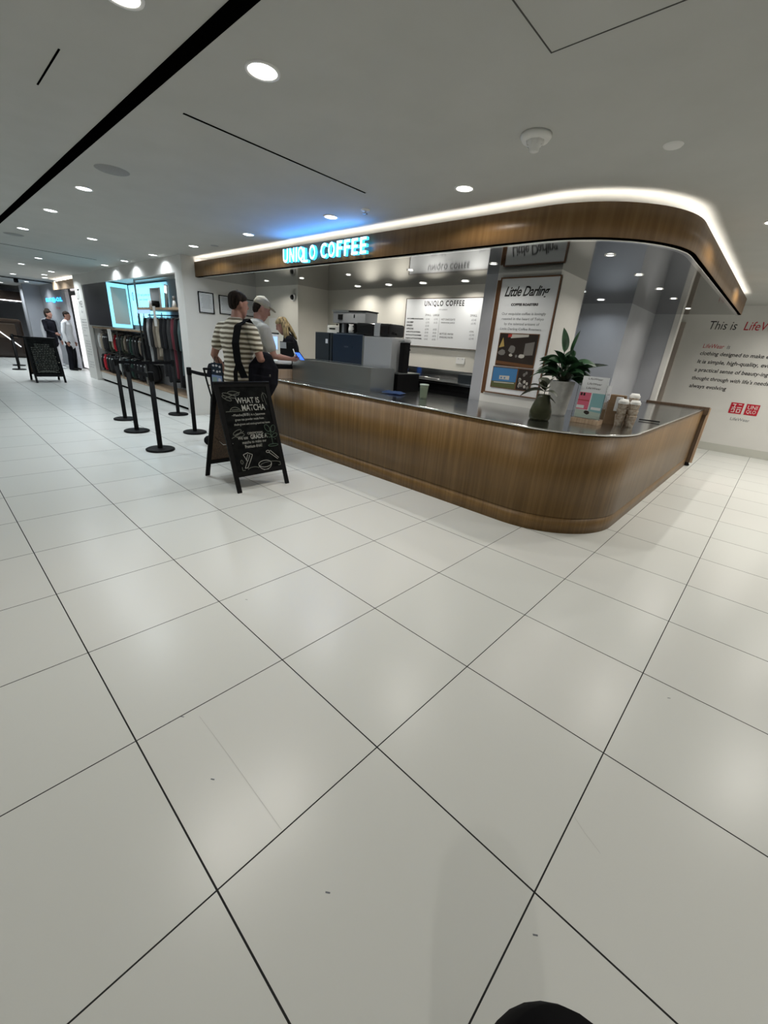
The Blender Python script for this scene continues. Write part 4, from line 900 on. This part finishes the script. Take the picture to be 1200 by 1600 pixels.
GC = {'black': (.009, .009, .011), 'charcoal': (.03, .03, .032), 'pale grey': (.36, .37, .38), 'beige': (.38, .33, .26), 'taupe': (.2, .165, .13), 'teal grey': (.07, .10, .105), 'red': (.52, .02, .035), 'white': (.6, .6, .6), 'dark olive': (.04, .045, .03), 'maroon': (.12, .02, .03), 'dark green': (.02, .05, .04)}
for k_, c_ in GC.items(): M['g_' + k_] = add_noise(mat('cloth_' + k_.replace(' ', '_'), c_, .9), tuple(v * .75 for v in c_), tuple(min(1, v * 1.2) for v in c_), (14, 14, 4))
def garment_bm(L, hw, th, sleeve, seed):
    r = random.Random(seed); bm = bmesh.new(); n = 9; seg = 18; rings = []
    for i in range(n + 1):
        f = i / n; z = -0.05 - f * L
        w_ = hw * (0.30 + 0.70 * min(1, f * 5) ** .6) * (1 + .05 * math.sin(f * 6 + seed)); d_ = th * (.5 + .6 * min(1, f * 3))
        rings.append([bm.verts.new((d_ * math.sin(2 * PI * k / seg) * (1 + .35 * f * math.sin(5 * 2 * PI * k / seg + seed)), w_ * math.cos(2 * PI * k / seg), z + .01 * math.sin(k * 1.7 + seed) * f)) for k in range(seg)])
    for a, b in zip(rings, rings[1:]):
        for k in range(seg): bm.faces.new((a[k], a[(k + 1) % seg], b[(k + 1) % seg], b[k])).smooth = True
    bm.faces.new(rings[0]); bm.faces.new(rings[-1][::-1])
    return bm
def sleeve_bm(hw, th, sl, s_, seed):
    return loft(bmesh.new(), [((0.0, s_ * hw * .75, -.085), th * .9, .035), ((.012, s_ * (hw * .95), -.085 - sl * .4), th * .9, .04), ((.02, s_ * (hw * .95), -.085 - sl), th * .75, .036)], 10)
def hanger_bm(hw):
    bm = tube(bmesh.new(), [(0, -hw * .8, -.075), (0, -hw * .3, -.04), (0, 0, -.03), (0, hw * .3, -.04), (0, hw * .8, -.075)], .006, 6)
    tube(bm, [(0, 0, -.03), (0, 0, -.004), (0, .012, .012), (0, .0, .02), (0, -.012, .012)], .003, 6)
    return bm
ORD = ['first', 'second', 'third', 'fourth', 'fifth', 'sixth', 'seventh', 'eighth', 'ninth', 'tenth', 'eleventh', 'twelfth', 'thirteenth', 'fourteenth', 'fifteenth', 'sixteenth', 'seventeenth', 'eighteenth', 'nineteenth', 'twentieth', 'twenty-first', 'twenty-second', 'twenty-third', 'twenty-fourth']
def rail_of(clothes, x0, x1, z, railname, grp, seed, hw=.17, sleeves=True, tagm=False):
    for i, (c_, L_) in enumerate(clothes):
        x = x0 + (x1 - x0) * (i + .5) / len(clothes)
        t = thing('hanging_garment', '%s garment, %s from the left on the %s' % (c_, ORD[i], railname), 'clothing', (x, 3.38, z - .01), (0, 0, random.uniform(-.28, .28)), grp)
        th = min(.07, (x1 - x0) / len(clothes) * .42)
        obj('cloth', garment_bm(L_, hw, th, sleeves, seed + i), 'g_' + c_, t)
        obj('hanger', hanger_bm(hw), 'white' if i % 3 else 'black', t)
        if sleeves:
            for s_ in (-1, 1): obj('sleeve', sleeve_bm(hw, th, min(L_ * .75, .5), s_, seed), 'g_' + c_, t)
        if tagm: obj('price_tag', bx(-.03, -hw - .012, -.12, .03, -hw - .008, -.22), 'matwhite', t)
rail_of([('black', .8), ('pale grey', .92), ('charcoal', .85), ('taupe', .80), ('beige', .72), ('black', 1.1), ('black', 1.2), ('charcoal', 1.15), ('maroon', 1.1), ('black', 1.25), ('teal grey', 1.0), ('charcoal', 1.2)], -9.66, -7.54, 1.715, 'tall right rail', 'clothes on the tall right rail', 10)
rail_of([('white', .40), ('beige', .42), ('charcoal', .45), ('black', .42), ('black', .40), ('dark olive', .42), ('beige', .34), ('red', .38), ('black', .42), ('charcoal', .42), ('dark olive', .40), ('taupe', .34), ('black', .45), ('dark green', .4), ('charcoal', .42), ('black', .45), ('taupe', .38), ('black', .45)], -13.22, -9.80, 1.30, 'middle left rail', 'clothes on the middle left rail', 40, .15, True, True)
rail_of([('black', .42), ('red', .40), ('black', .42), ('charcoal', .44), ('black', .42), ('charcoal', .40), ('black', .42), ('white', .34), ('black', .44), ('teal grey', .42), ('black', .42), ('dark green', .42), ('black', .42), ('charcoal', .42), ('black', .42), ('charcoal', .4)], -13.22, -9.80, .78, 'low left rail', 'clothes on the low left rail', 70, .15, True, True)

# ------------------------------------------------------------------ far passage beyond the white panel
fk = thing('far_canopy', 'pinkish wood canopy fascia of a second kiosk beyond the white panel', 'canopy', (0, 0, 0))
obj('fascia', bx(-16.7, 3.12, 2.33, -14.15, 3.16, 2.55), 'woodlt', fk)
obj('light_strip', bx(-16.7, 3.17, 2.553, -14.15, 3.20, 2.568), 'cove', fk)
obj('soffit_panel', bx(-16.7, 3.16, 2.32, -14.15, 4.6, 2.34), 'soffit', fk)
struct('wall_far_grey', bx(-20.6, 3.45, 0, -16.9, 3.55, H), 'greywall')
struct('wall_far_return', bx(-20.7, 2.95, 0, -20.5, 3.55, H), 'greywall')
struct('wall_far_kiosk', bx(-16.9, 4.6, 0, -14.1, 4.7, H), 'wall')
t = thing('far_neon_sign', 'small cyan neon lettering on the far grey wall', 'sign', (-19.75, 3.44, 2.03), XR)
text('lettering', t, 'BUT@-O.L', 0, 0, 'neonside', .01, size=.1, width=2.4, height=.16, bold=.003)
text('red_lettering', t, 'Shop', 1.35, -.22, 'inkred', .01, size=.1, width=.6, height=.10)
t = thing('lit_column', 'tall glowing white display panel behind the far customers', 'lightbox', (-16.72, 3.62, 0))
obj('panel', bx(-.25, 0, .05, .25, .06, 2.25, .01), mat('soft_glow', (.9, .9, .9), .5, emit=(1, .93, .95), es=.9), t)
bd = thing('glass_bulkhead', 'dark glossy bulkhead with bright edge lights across the far passage', 'bulkhead', (0, 0, 0))
obj('fascia', bx(-22.6, -5.9, 2.02, -22.5, 3.3, 2.40, .004), 'brownglass', bd)
obj('underside', bx(-24.5, -5.9, 2.0, -22.5, 3.3, 2.03), 'soffit', bd)
obj('edge_light', bx(-22.49, 1.8, 2.05, -22.47, 3.28, 2.075), 'lampcool', bd)
obj('edge_light', bx(-22.49, -2, 2.20, -22.47, 1.2, 2.21), 'lampcool', bd)
struct('wall_far_end', bx(-25.1, -6, 0, -25, 6, H), 'greywall')
struct('wall_far_post', bx(-22.0, 3.05, 0, -21.8, 3.2, H), 'greywall')
bo = thing('brown_booth', 'low dark brown glossy booth with rounded corner at the far left edge', 'booth', (0, 0, 0))
obj('shell', bx(-23.2, -3.0, 0.0, -21.5, 2.85, 1.40, .16, 4), 'brownglass', bo)
obj('upper_panel', bx(-21.5, -2.8, .72, -21.47, 2.6, 1.22, .01), mat('umber_panel', (.09, .06, .04), .3), bo)
obj('handrail_light', loft(bmesh.new(), [((-21.4, 2.08, .95), .016), ((-21.4, 2.62, .42), .016)], 8), 'whiteglow', bo)
t = thing('track_light', 'black spotlight hanging on a thin track in the far ceiling', 'spotlight', (-18.0, 2.45, H))
obj('track', bx(-.02, -2.4, -.03, .02, .95, -.008), 'black', t); obj('spot_head', lathe(bmesh.new(), [(0, -.14), (.06, -.13), (.06, -.03), (0, -.03)], 14), 'black', t)

# ------------------------------------------------------------------ people
def finalize(name, bm, m, voxel, parent=None, smooth=2):
    me = mesh_of('tmp', bm); o = bpy.data.objects.new('tmp', me); COL.objects.link(o)
    r = o.modifiers.new('r', 'REMESH'); r.mode = 'VOXEL'; r.voxel_size = voxel; r.use_smooth_shade = True
    q = o.modifiers.new('s', 'SMOOTH'); q.factor = .5; q.iterations = smooth
    bpy.context.view_layer.update()
    me2 = bpy.data.meshes.new_from_object(o.evaluated_get(bpy.context.evaluated_depsgraph_get()))
    bpy.data.objects.remove(o); bpy.data.meshes.remove(me)
    for p in me2.polygons: p.use_smooth = True
    me2.materials.clear()
    return obj(name, me2, m, parent)
def V(*a): return Vector(a)
def hand(bm, wrist, d, palm, s_, curl=.6, k=1.0):
    """wrist point, direction of hand, palm normal, side (+1 right)"""
    d = Vector(d).normalized(); n_ = Vector(palm); n_ = (n_ - d * n_.dot(d)).normalized(); sd = d.cross(n_).normalized() * s_
    w_ = Vector(wrist)
    loft(bm, [(w_, .028 * k, .020 * k), (w_ + d * .04 * k, .038 * k, .017 * k), (w_ + d * .085 * k, .041 * k, .014 * k)], 12, ref=sd)
    for i, (off, L_) in enumerate(((-.030, .062), (-.010, .075), (.010, .078), (.030, .068))):
        p = w_ + d * .085 * k + sd * off * k; pts = [p - d * .02]; dd = d.copy(); axis = d.cross(n_)
        for j, f in enumerate((.45, .32, .23)):
            dd = (Matrix.Rotation(curl * (.5 + .25 * j), 3, axis) @ dd).normalized() if curl else dd
            p = p + dd * L_ * f * k * 1.1; pts.append(p.copy())
        loft(bm, [(pts[0], .0092 * k), (pts[1], .0088 * k), (pts[2], .008 * k), (pts[3], .007 * k)], 8)
    p = w_ + d * .03 * k + sd * .030 * k
    t1 = p + (d * .6 + sd * .75 + n_ * .2).normalized() * .036 * k; t2 = t1 + (d * .95 + sd * .2 + n_ * .35).normalized() * .032 * k
    loft(bm, [(p - sd * .015, .012 * k), (t1, .0105 * k), (t2, .008 * k)], 8)
def head_bm(bm, HM):
    def P(x, y, z): return HM @ Vector((x, y, z))
    ref = (HM.to_3x3() @ Vector((1, 0, 0)))
    st_ = [(-.112, .022, .026, .052), (-.098, .042, .048, .040), (-.065, .058, .072, .020), (-.02, .068, .088, .008), (.03, .074, .096, 0), (.07, .068, .088, -.006), (.10, .048, .062, -.010), (.112, .030, .040, -.012), (.118, .012, .016, -.012)]
    loft(bm, [(P(0, yo, z), rx, ry) for z, rx, ry, yo in st_], 20, ref=ref, fd=HM.to_3x3() @ Vector((0, 0, 1)))
    loft(bm, [(P(0, .094, .022), .008, .008), (P(0, .104, .0), .010, .010), (P(0, .114, -.018), .014, .011), (P(0, .102, -.028), .013, .008)], 10, ref=ref)
    for s_ in (-1, 1):
        loft(bm, [(P(s_ * .072, -.008, -.028), .007, .012), (P(s_ * .080, -.012, .0), .008, .018), (P(s_ * .080, -.014, .024), .007, .014)], 8, ref=ref)
        loft(bm, [(P(s_ * .012, .096, .034), .008, .007), (P(s_ * .04, .088, .036), .009, .007)], 8)
    loft(bm, [(P(-.022, .088, -.055), .006, .006), (P(0, .098, -.053), .007, .007), (P(.022, .088, -.055), .006, .006)], 8)
def person(label, loc, heading, h, J, top, bottom, shoes, voxel=.008, cat='person', skin='skin', name='person'):
    """J: dict of joints in a 1.8 m figure facing +Y. top/bottom: (material, sleeve 0..2, hem z / leg length)"""
    s = h / 1.8; D = dict(hipL=V(-.09, 0, .92), hipR=V(.09, 0, .92), kneeL=V(-.10, .02, .50), kneeR=V(.10, .02, .50), ankL=V(-.11, -.02, .085), ankR=V(.11, -.02, .085),
        shL=V(-.185, -.01, 1.455), shR=V(.185, -.01, 1.455), elL=V(-.25, -.03, 1.16), elR=V(.25, -.03, 1.16), wrL=V(-.27, .06, .90), wrR=V(.27, .06, .90), toeL=V(-.13, .13, .035), toeR=V(.13, .13, .035),
        head=V(0, .03, 1.685), hyaw=0, hpitch=0, bend=0, palmL=V(1, 0, 0), palmR=V(-1, 0, 0), curl=.7, fem=False)
    D.update(J); B = Matrix.Translation((0, 0, .95)) @ Matrix.Rotation(-D['bend'], 4, 'X') @ Matrix.Translation((0, 0, -.95))
    up = lambda p: B @ Vector(p)
    fem = D['fem']
    HM = Matrix.Translation(up(D['head'])) @ Matrix.Rotation(D['hyaw'], 4, 'Z') @ Matrix.Rotation(-D['hpitch'], 4, 'X')
    w_ = .88 if fem else 1.0
    torso = [((0, 0, .86), .150, .115), ((0, 0, .95), .165, .118), ((0, .0, 1.06), .145 * w_, .105), ((0, .0, 1.18), .145 * w_, .105), ((0, -.005, 1.32), .168 * w_, .12), ((0, -.012, 1.42), .170 * w_, .11), ((0, -.015, 1.475), .125 * w_, .075), ((0, -.01, 1.52), .065, .06)]
    def torso_l(bm, g_=0, lo=0, hi=8, zlow=None):
        stt = [(up(p), a + g_, b + g_) for p, a, b in torso[lo:hi]]
        if zlow is not None: stt = [(V(0, 0, zlow), torso[0][1] + g_ + .012, torso[0][2] + g_ + .012)] + stt
        loft(bm, stt, 22, ref=(1, 0, 0))
    bm = bmesh.new(); torso_l(bm)
    loft(bm, [(up((0, -.012, 1.48)), .062, .06), (up((0, .0, 1.56)), .054, .056), (HM @ V(0, -.012, -.07), .052, .056)], 16, ref=(1, 0, 0))
    head_bm(bm, HM)
    for sd in 'LR': loft(bm, [(up((0, -.014, 1.475)), .058), (up(D['sh' + sd]).lerp(up((0, -.014, 1.475)), .45), .056), (up(D['sh' + sd]), .050)], 14)
    arms = {}
    for sd in 'LR':
        free = D.get('arms_world')
        a = up(D['sh' + sd]); e = D['el' + sd] if free else up(D['el' + sd]); wz = D['wr' + sd] if free else up(D['wr' + sd])
        e = Vector(e); wz = Vector(wz); arms[sd] = (a, e, wz)
        loft(bm, [(a, .052 * w_), (a.lerp(e, .5), .046 * w_), (e, .038 * w_), (e.lerp(wz, .3), .038 * w_), (wz, .026 * w_)], 14)
        hand(bm, wz, (wz - e), D['palm' + sd], 1 if sd == 'R' else -1, D['curl'], .98)
        hp, kn, an, to = (Vector(D[k2 + sd]) for k2 in ('hip', 'knee', 'ank', 'toe'))
        loft(bm, [(hp, .088), (hp.lerp(kn, .45), .075), (kn, .054), (kn.lerp(an, .3), .054), (an, .034)], 16)
        loft(bm, [(an + V(0, -.03, -.035), .034, .034), (an.lerp(to, .5) + V(0, 0, -.015), .040, .032), (to, .036, .022)], 12, ref=(1, 0, 0))
    body = finalize(name, bm, skin, voxel); body.location = loc; body.rotation_euler = (0, 0, heading); body.scale = (s, s, s)
    tag(body, label, cat)
    # clothing
    m_, sl, hem = top
    bm = bmesh.new(); torso_l(bm, .016 if fem else .028, 0, 7, hem)
    for sd in 'LR': loft(bm, [(up((0, -.014, 1.462)), .066), (up(D['sh' + sd]).lerp(up((0, -.014, 1.462)), .45), .068), (up(D['sh' + sd]), .064)], 14)
    if sl > 1.5: loft(bm, [(up((0, -.012, 1.45)), .09, .075), (up((0, -.008, 1.515)), .066, .064)], 18, ref=(1, 0, 0))
    for sd in 'LR':
        a, e, wz = arms[sd]
        if sl <= 1: loft(bm, [(a, .066 * w_), (a.lerp(e, .3), .067 * w_), (a.lerp(e, .55), .064 * w_), (a.lerp(e, max(.56, sl)), .062 * w_)], 16)
        else: loft(bm, [(a, .066 * w_), (a.lerp(e, .5), .060 * w_), (e, .054 * w_), (e.lerp(wz, .4), .05 * w_), (e.lerp(wz, .93), .042 * w_)], 16)
    finalize('top', bm, m_, voxel, body)
    m_, leglen, g_ = bottom
    bm = bmesh.new(); loft(bm, [((0, 0, .84), .150 + g_ * .5, .112 + g_ * .5), ((0, 0, .98), .165, .12)], 20, ref=(1, 0, 0))
    for sd in 'LR':
        hp, kn, an = (Vector(D[k2 + sd]) for k2 in ('hip', 'knee', 'ank'))
        if leglen > .5: loft(bm, [(hp, .094 + g_ * .3), (hp.lerp(kn, .5), .086 + g_ * .5), (kn, .070 + g_), (kn.lerp(an, .5), .066 + g_), (kn.lerp(an, leglen), .058 + g_)], 16)
        else: loft(bm, [(hp, .094 + g_ * .3), (hp.lerp(kn, .5), .088 + g_), (hp.lerp(kn, .9), .082 + g_)], 16)
    finalize('trousers', bm, m_, voxel, body)
    for sd in 'LR':
        an, to = Vector(D['ank' + sd]), Vector(D['toe' + sd]); bm = bmesh.new()
        loft(bm, [(an + V(0, -.045, -.035), .040, .042), (an + V(0, .03, -.03), .046, .048), (an.lerp(to, .6) + V(0, 0, -.012), .048, .036), (to + V(0, .01, .0), .040, .028)], 14, ref=(1, 0, 0))
        for v in bm.verts: v.co.z = max(v.co.z, .002)
        obj('shoe', bm, shoes, body)
    return body, HM, up, arms
def hair_shell(body, HM, m, stations, name='hair', voxel=.006, extra=None):
    bm = bmesh.new(); ref = HM.to_3x3() @ Vector((1, 0, 0))
    loft(bm, [(HM @ V(0, yo, z), rx, ry) for z, rx, ry, yo in stations], 24, ref=ref, fd=HM.to_3x3() @ Vector((0, 0, 1)))
    if extra: extra(bm)
    return finalize(name, bm, m, voxel, body, 2)
SHORT = [(-.016, .064, .044, -.054), (.006, .077, .064, -.038), (.032, .082, .086, -.020), (.055, .083, .099, -.010), (.08, .079, .098, -.008), (.102, .066, .083, -.009), (.119, .046, .058, -.010), (.130, .024, .030, -.010), (.133, .010, .013, -.010)]

# striped customer, seen from behind
body, HM, up, arms = person('man from behind in a striped shirt with wide black strap, waiting at the counter', (-3.90, 2.27, 0), .30, 1.88,
    dict(shL=V(-.205, -.01, 1.455), shR=V(.205, -.01, 1.455), elL=V(-.30, -.06, 1.17), wrL=V(-.28, .10, .96), elR=V(.31, .0, 1.17), wrR=V(.25, .25, 1.05), palmR=V(-1, 0, .3), hyaw=-.35, hpitch=.08, head=V(.0, .035, 1.69)),
    ('stripe', .62, .79), ('olive', 1.0, .012), 'black')
hair_shell(body, HM, 'hairdk', SHORT, 'hair')
obj('shoulder_strap', ribbon(bmesh.new(), [(.12, .165, 1.28), (.125, .13, 1.45), (.125, .01, 1.556), (.13, -.12, 1.485), (.14, -.178, 1.32), (.165, -.185, 1.14), (.23, -.165, .98)], .085, (1, .15, .12), .006), 'rubber', body)
obj('hanging_strap', ribbon(bmesh.new(), [(.17, -.182, 1.14), (.12, -.180, 1.03), (.11, -.172, .90), (.12, -.17, .80)], .05, (1, .1, 0), .005), 'rubber', body)
bm = bmesh.new(); loft(bm, [((0, 0, 0), .12, .09), ((0, .0, .12), .17, .115), ((0, 0, .28), .165, .11), ((.0, 0, .38), .10, .07)], 20, ref=(1, 0, 0))
sbg = finalize('shoulder_bag', bm, 'navy', .009); sbg.location = (-3.66, 2.41, .86); sbg.rotation_euler = (0, .1, .9); tag(sbg, 'black slouchy shoulder bag hanging at the right hip of the striped customer', 'bag')
obj('pocket', bx(-.10, -.125, .06, .10, -.095, .2, .02), 'navy', sbg)
obj('silver_clasp', bx(.08, -.13, .20, .095, -.118, .225, .002), 'trim', sbg)
# capped customer
body, HM, up, arms = person('man in a beige cap and pale grey tee leaning at the counter looking down', (-4.47, 2.80, 0), -.05, 1.92,
    dict(bend=.12, hpitch=.38, hyaw=-.30, arms_world=True, elL=V(-.25, .10, 1.12), wrL=V(-.16, .33, 1.12), elR=V(.27, .12, 1.16), wrR=V(.30, .32, 1.14), palmL=V(0, 0, 1), palmR=V(-.6, 0, .8), curl=.9, toeL=V(-.13, .11, .035)),
    ('tee', .7, .80), ('navy', 1.0, .01), 'black')
hair_shell(body, HM, 'hairdk', [(-.03, .058, .05, -.048), (.01, .073, .068, -.036), (.045, .0765, .085, -.016), (.07, .074, .088, -.01)], 'hair')
bm = bmesh.new(); ref = HM.to_3x3() @ Vector((1, 0, 0))
loft(bm, [(HM @ V(0, -.006, .045), .083, .103), (HM @ V(0, -.006, .07), .081, .102), (HM @ V(0, -.01, .11), .066, .082), (HM @ V(0, -.012, .130), .042, .052), (HM @ V(0, -.012, .141), .018, .022), (HM @ V(0, -.012, .143), .008, .010)], 22, ref=ref, fd=HM.to_3x3() @ Vector((0, 0, 1)))
loft(bm, [(HM @ V(0, .07, .060), .070, .010), (HM @ V(0, .12, .055), .066, .006), (HM @ V(0, .165, .042), .045, .004)], 18, ref=ref)
finalize('cap', bm, 'cap', .004, body, 3)
ph = thing('phone', 'phone with a bright blue screen held by the capped customer over the counter', 'phone', (-4.07, 3.24, 1.26), (.9, 0, .3))
obj('case', bx(-.04, -.005, -.08, .04, .005, .08, .004), 'black', ph); obj('screen', bx(-.035, -.0065, -.072, .035, -.005, .072), mat('blue_phone_screen', (.1, .2, .8), .3, emit=(.05, .2, 1.0), es=1.2), ph)
# barista
body, HM, up, arms = person('staff member with long blonde hair in black, bent over behind the counter', (-5.46, 4.17, 0), PI - .55, 1.80,
    dict(bend=.26, hpitch=.45, hyaw=0, fem=True, arms_world=True, elL=V(-.2, .22, 1.12), wrL=V(-.12, .42, 1.07), elR=V(.2, .22, 1.12), wrR=V(.12, .42, 1.07), palmL=V(0, 0, -1), palmR=V(0, 0, -1)),
    ('navy', 2, .84), ('navy', 1.0, .005), 'black')
def longhair(bm):
    for s_ in (-1, 1):
        p = [HM @ V(s_ * .06, -.03, .03), HM @ V(s_ * .085, -.02, -.05), HM @ V(s_ * .095, .0, -.14) + V(0, 0, -.02), HM @ V(s_ * .10, .02, -.22) + V(0, 0, -.04)]
        loft(bm, [(p[0], .035, .045), (p[1], .036, .05), (p[2], .034, .045), (p[3], .018, .026)], 12)
    loft(bm, [(HM @ V(0, -.06, .03), .06, .05), (HM @ V(0, -.09, -.06), .075, .04), (HM @ V(0, -.11, -.17), .07, .03), (HM @ V(0, -.12, -.26), .04, .018)], 14, ref=(1, 0, 0))
hair_shell(body, HM, 'hairbl', SHORT, 'hair', extra=longhair)
# far passage people
body, HM, up, arms = person('woman with short dark hair in a black top and white trousers, far passage', (-16.8, 2.86, 0), -.9, 1.74,
    dict(fem=True, hyaw=.3, elR=V(.24, .06, 1.2), wrR=V(.16, .28, 1.12), palmR=V(-1, 0, 0)), ('navy', 2, .80), ('whitecloth', 1.0, .03), 'matwhite', .012)
hair_shell(body, HM, 'hairdk', [(-.06, .06, .055, -.05), (0, .082, .08, -.036), (.05, .088, .102, -.014), (.09, .08, .098, -.008), (.125, .055, .07, -.01)], 'hair', .01)
body, HM, up, arms = person('person in white long-sleeved shirt and dark trousers half hidden by the white panel', (-16.35, 3.2, 0), -.6, 1.74,
    dict(bend=.06), ('whitecloth', 2, .80), ('navy', 1.0, .02), 'black', .012)
hair_shell(body, HM, 'hairdk', SHORT, 'hair', .01)
body, HM, up, arms = person('white headless-looking mannequin in a white shirt behind the far woman', (-18.2, 3.12, 0), -1.2, 1.78,
    dict(), ('whitecloth', 2, .80), ('whitecloth', 1.0, .02), 'matwhite', .014, 'mannequin', 'white', 'mannequin')

# stroller beside the striped customer
sr = thing('stroller', 'black folding stroller with rounded hood left of the striped customer', 'stroller', (-4.93, 2.62, 0), (0, 0, .9))
bm = bmesh.new(); n1 = 10
for i in range(n1 + 1):
    a = PI * i / n1 * .62 + .25
    pts = [V(x_, -.02 - .20 * math.cos(a) * (1 - .1 * (x_ / .2) ** 2), .86 + .25 * math.sin(a) * (1 - .15 * (x_ / .2) ** 2)) for x_ in (-.2, -.12, 0, .12, .2)]
    row = [bm.verts.new(p) for p in pts]
    if i:
        for k2 in range(4): bm.faces.new((prev_[k2], prev_[k2 + 1], row[k2 + 1], row[k2])).smooth = True
    prev_ = row
bmesh.ops.solidify(bm, geom=list(bm.faces), thickness=.012)
obj('hood', bm, 'navy', sr)
obj('seat_back', loft(bmesh.new(), [((0, .02, .40), .17, .03), ((0, -.06, .65), .18, .03), ((0, -.12, .92), .16, .03)], 16, ref=(1, 0, 0)), 'navy', sr)
obj('seat', loft(bmesh.new(), [((0, 0.0, .40), .17, .04), ((0, .25, .40), .17, .04)], 16, ref=(1, 0, 0)), 'navy', sr)
obj('leg_cover', loft(bmesh.new(), [((0, .06, .30), .15, .07), ((0, .02, .50), .18, .11), ((0, -.05, .72), .19, .15), ((0, -.10, .90), .185, .13)], 18, ref=(1, 0, 0)), 'navy', sr)
for s_ in (-1, 1):
    obj('frame_tube', tube(bmesh.new(), [(s_ * .2, -.32, 1.02), (s_ * .2, -.22, .86), (s_ * .2, .1, .45), (s_ * .2, .30, .08)], .012), 'black', sr)
    obj('frame_tube', tube(bmesh.new(), [(s_ * .2, -.05, .62), (s_ * .2, -.22, .30), (s_ * .2, -.28, .08)], .012), 'black', sr)
    obj('buckle', bx(s_ * .205, -.10, .78, s_ * .222, -.02, .80, .003), 'trim', sr)
    for yw in (-.28, .30): obj('wheel', loft(bmesh.new(), [((s_ * .2 - .018, yw, .075), .072), ((s_ * .2 + .018, yw, .075), .072)], 20), 'rubber', sr)
obj('handle', tube(bmesh.new(), [(-.2, -.32, 1.02), (0, -.335, 1.03), (.2, -.32, 1.02)], .015), 'rubber', sr)
tb = thing('printed_pouch', 'blue pouch printed with white shapes at the left side of the striped customer', 'pouch', (-4.17, 2.08, .905), (PI / 2, 0, .55))
picture('front', tb, 0, 0, .13, .235, 0, [(1, blob(.2, .88, .13, .06, 6, 1)), (1, blob(.5, .88, .12, .06, 7, 2)), (1, blob(.82, .84, .13, .06, 6, 3)), (1, blob(.22, .64, .10, .05, 6, 4)), (1, blob(.55, .60, .12, .06, 7, 5)), (1, blob(.82, .62, .11, .05, 6, 6)), (2, [(0, 0), (1, 0), (1, .42), (0, .45)]), (3, [(.05, .12), (.5, .12), (.5, .34), (.05, .34)]), (1, blob(.75, .2, .18, .12, 8, 7))], ['navymach', 'whitecloth', mat('pale_blue_print', (.22, .30, .50), .6), mat('sage_print', (.22, .32, .30), .6)], th=.02)
obj('loop', tube(bmesh.new(), [(.03, .235, .01), (.045, .30, .01), (.085, .30, .01), (.1, .235, .01)], .004), 'black', tb)

# black rounded bag at the bottom edge of the frame
bm = bmesh.new(); loft(bm, [((0, 0, .0), .12, .095), ((0, 0, .10), .13, .10), ((0, 0, .40), .125, .10), ((0, 0, .52), .112, .09), ((0, 0, .57), .085, .07), ((0, 0, .585), .05, .045)], 26, caps=True, ref=(1, 0, 0))
for v in bm.verts: v.co.z = max(v.co.z, 0)
o = obj('black_bag', bm, 'rubber', None, (0.805, 0.135, 0), (0, 0, .85)); tag(o, 'rounded black top of a bag cut off by the bottom edge of the photo', 'bag')
for p in o.data.polygons: p.use_smooth = True

# scuffs on the floor tiles
def scuff(pts, wd, label, m=None):
    bm = bmesh.new()
    for a, b in zip(pts, pts[1:]):
        a = V(*a, .0006); b = V(*b, .0006); nn = V(-(b - a).y, (b - a).x, 0).normalized() * wd / 2
        bm.faces.new([bm.verts.new(q_) for q_ in (a - nn, b - nn, b + nn, a + nn)])
    tag(obj('floor_scuff', bm, m or 'inkgrey'), label, 'scuff mark')
grs = mat('faint_scuff', (.50, .50, .48), .5)
scuff([(-.60, .219), (-.45, .2205), (-.338, .2205), (-.17, .2185), (-.006, .217)], .0013, 'long faint scratch on the floor tile at lower left', grs)
scuff([(.657, .956), (.70, .93), (.759, .903)], .0013, 'short faint scratch on the floor tile at lower right', grs)
for x, y, lb_ in ((-.312, .137, 'tiny dark fleck beside the long scratch'), (.694, .559, 'tiny dark fleck near the black bag'), (.783, 1.854, 'tiny dark fleck on the tile right of centre'), (-.642, .169, 'tiny dark fleck by the tile joint at left'), (.224, .218, 'tiny grey fleck on the large centre tile'), (-1.214, .778, 'tiny grey fleck on the tile left of the blue glow')):
    scuff([(x - .006, y - .004), (x + .005, y + .004)], .004, lb_)
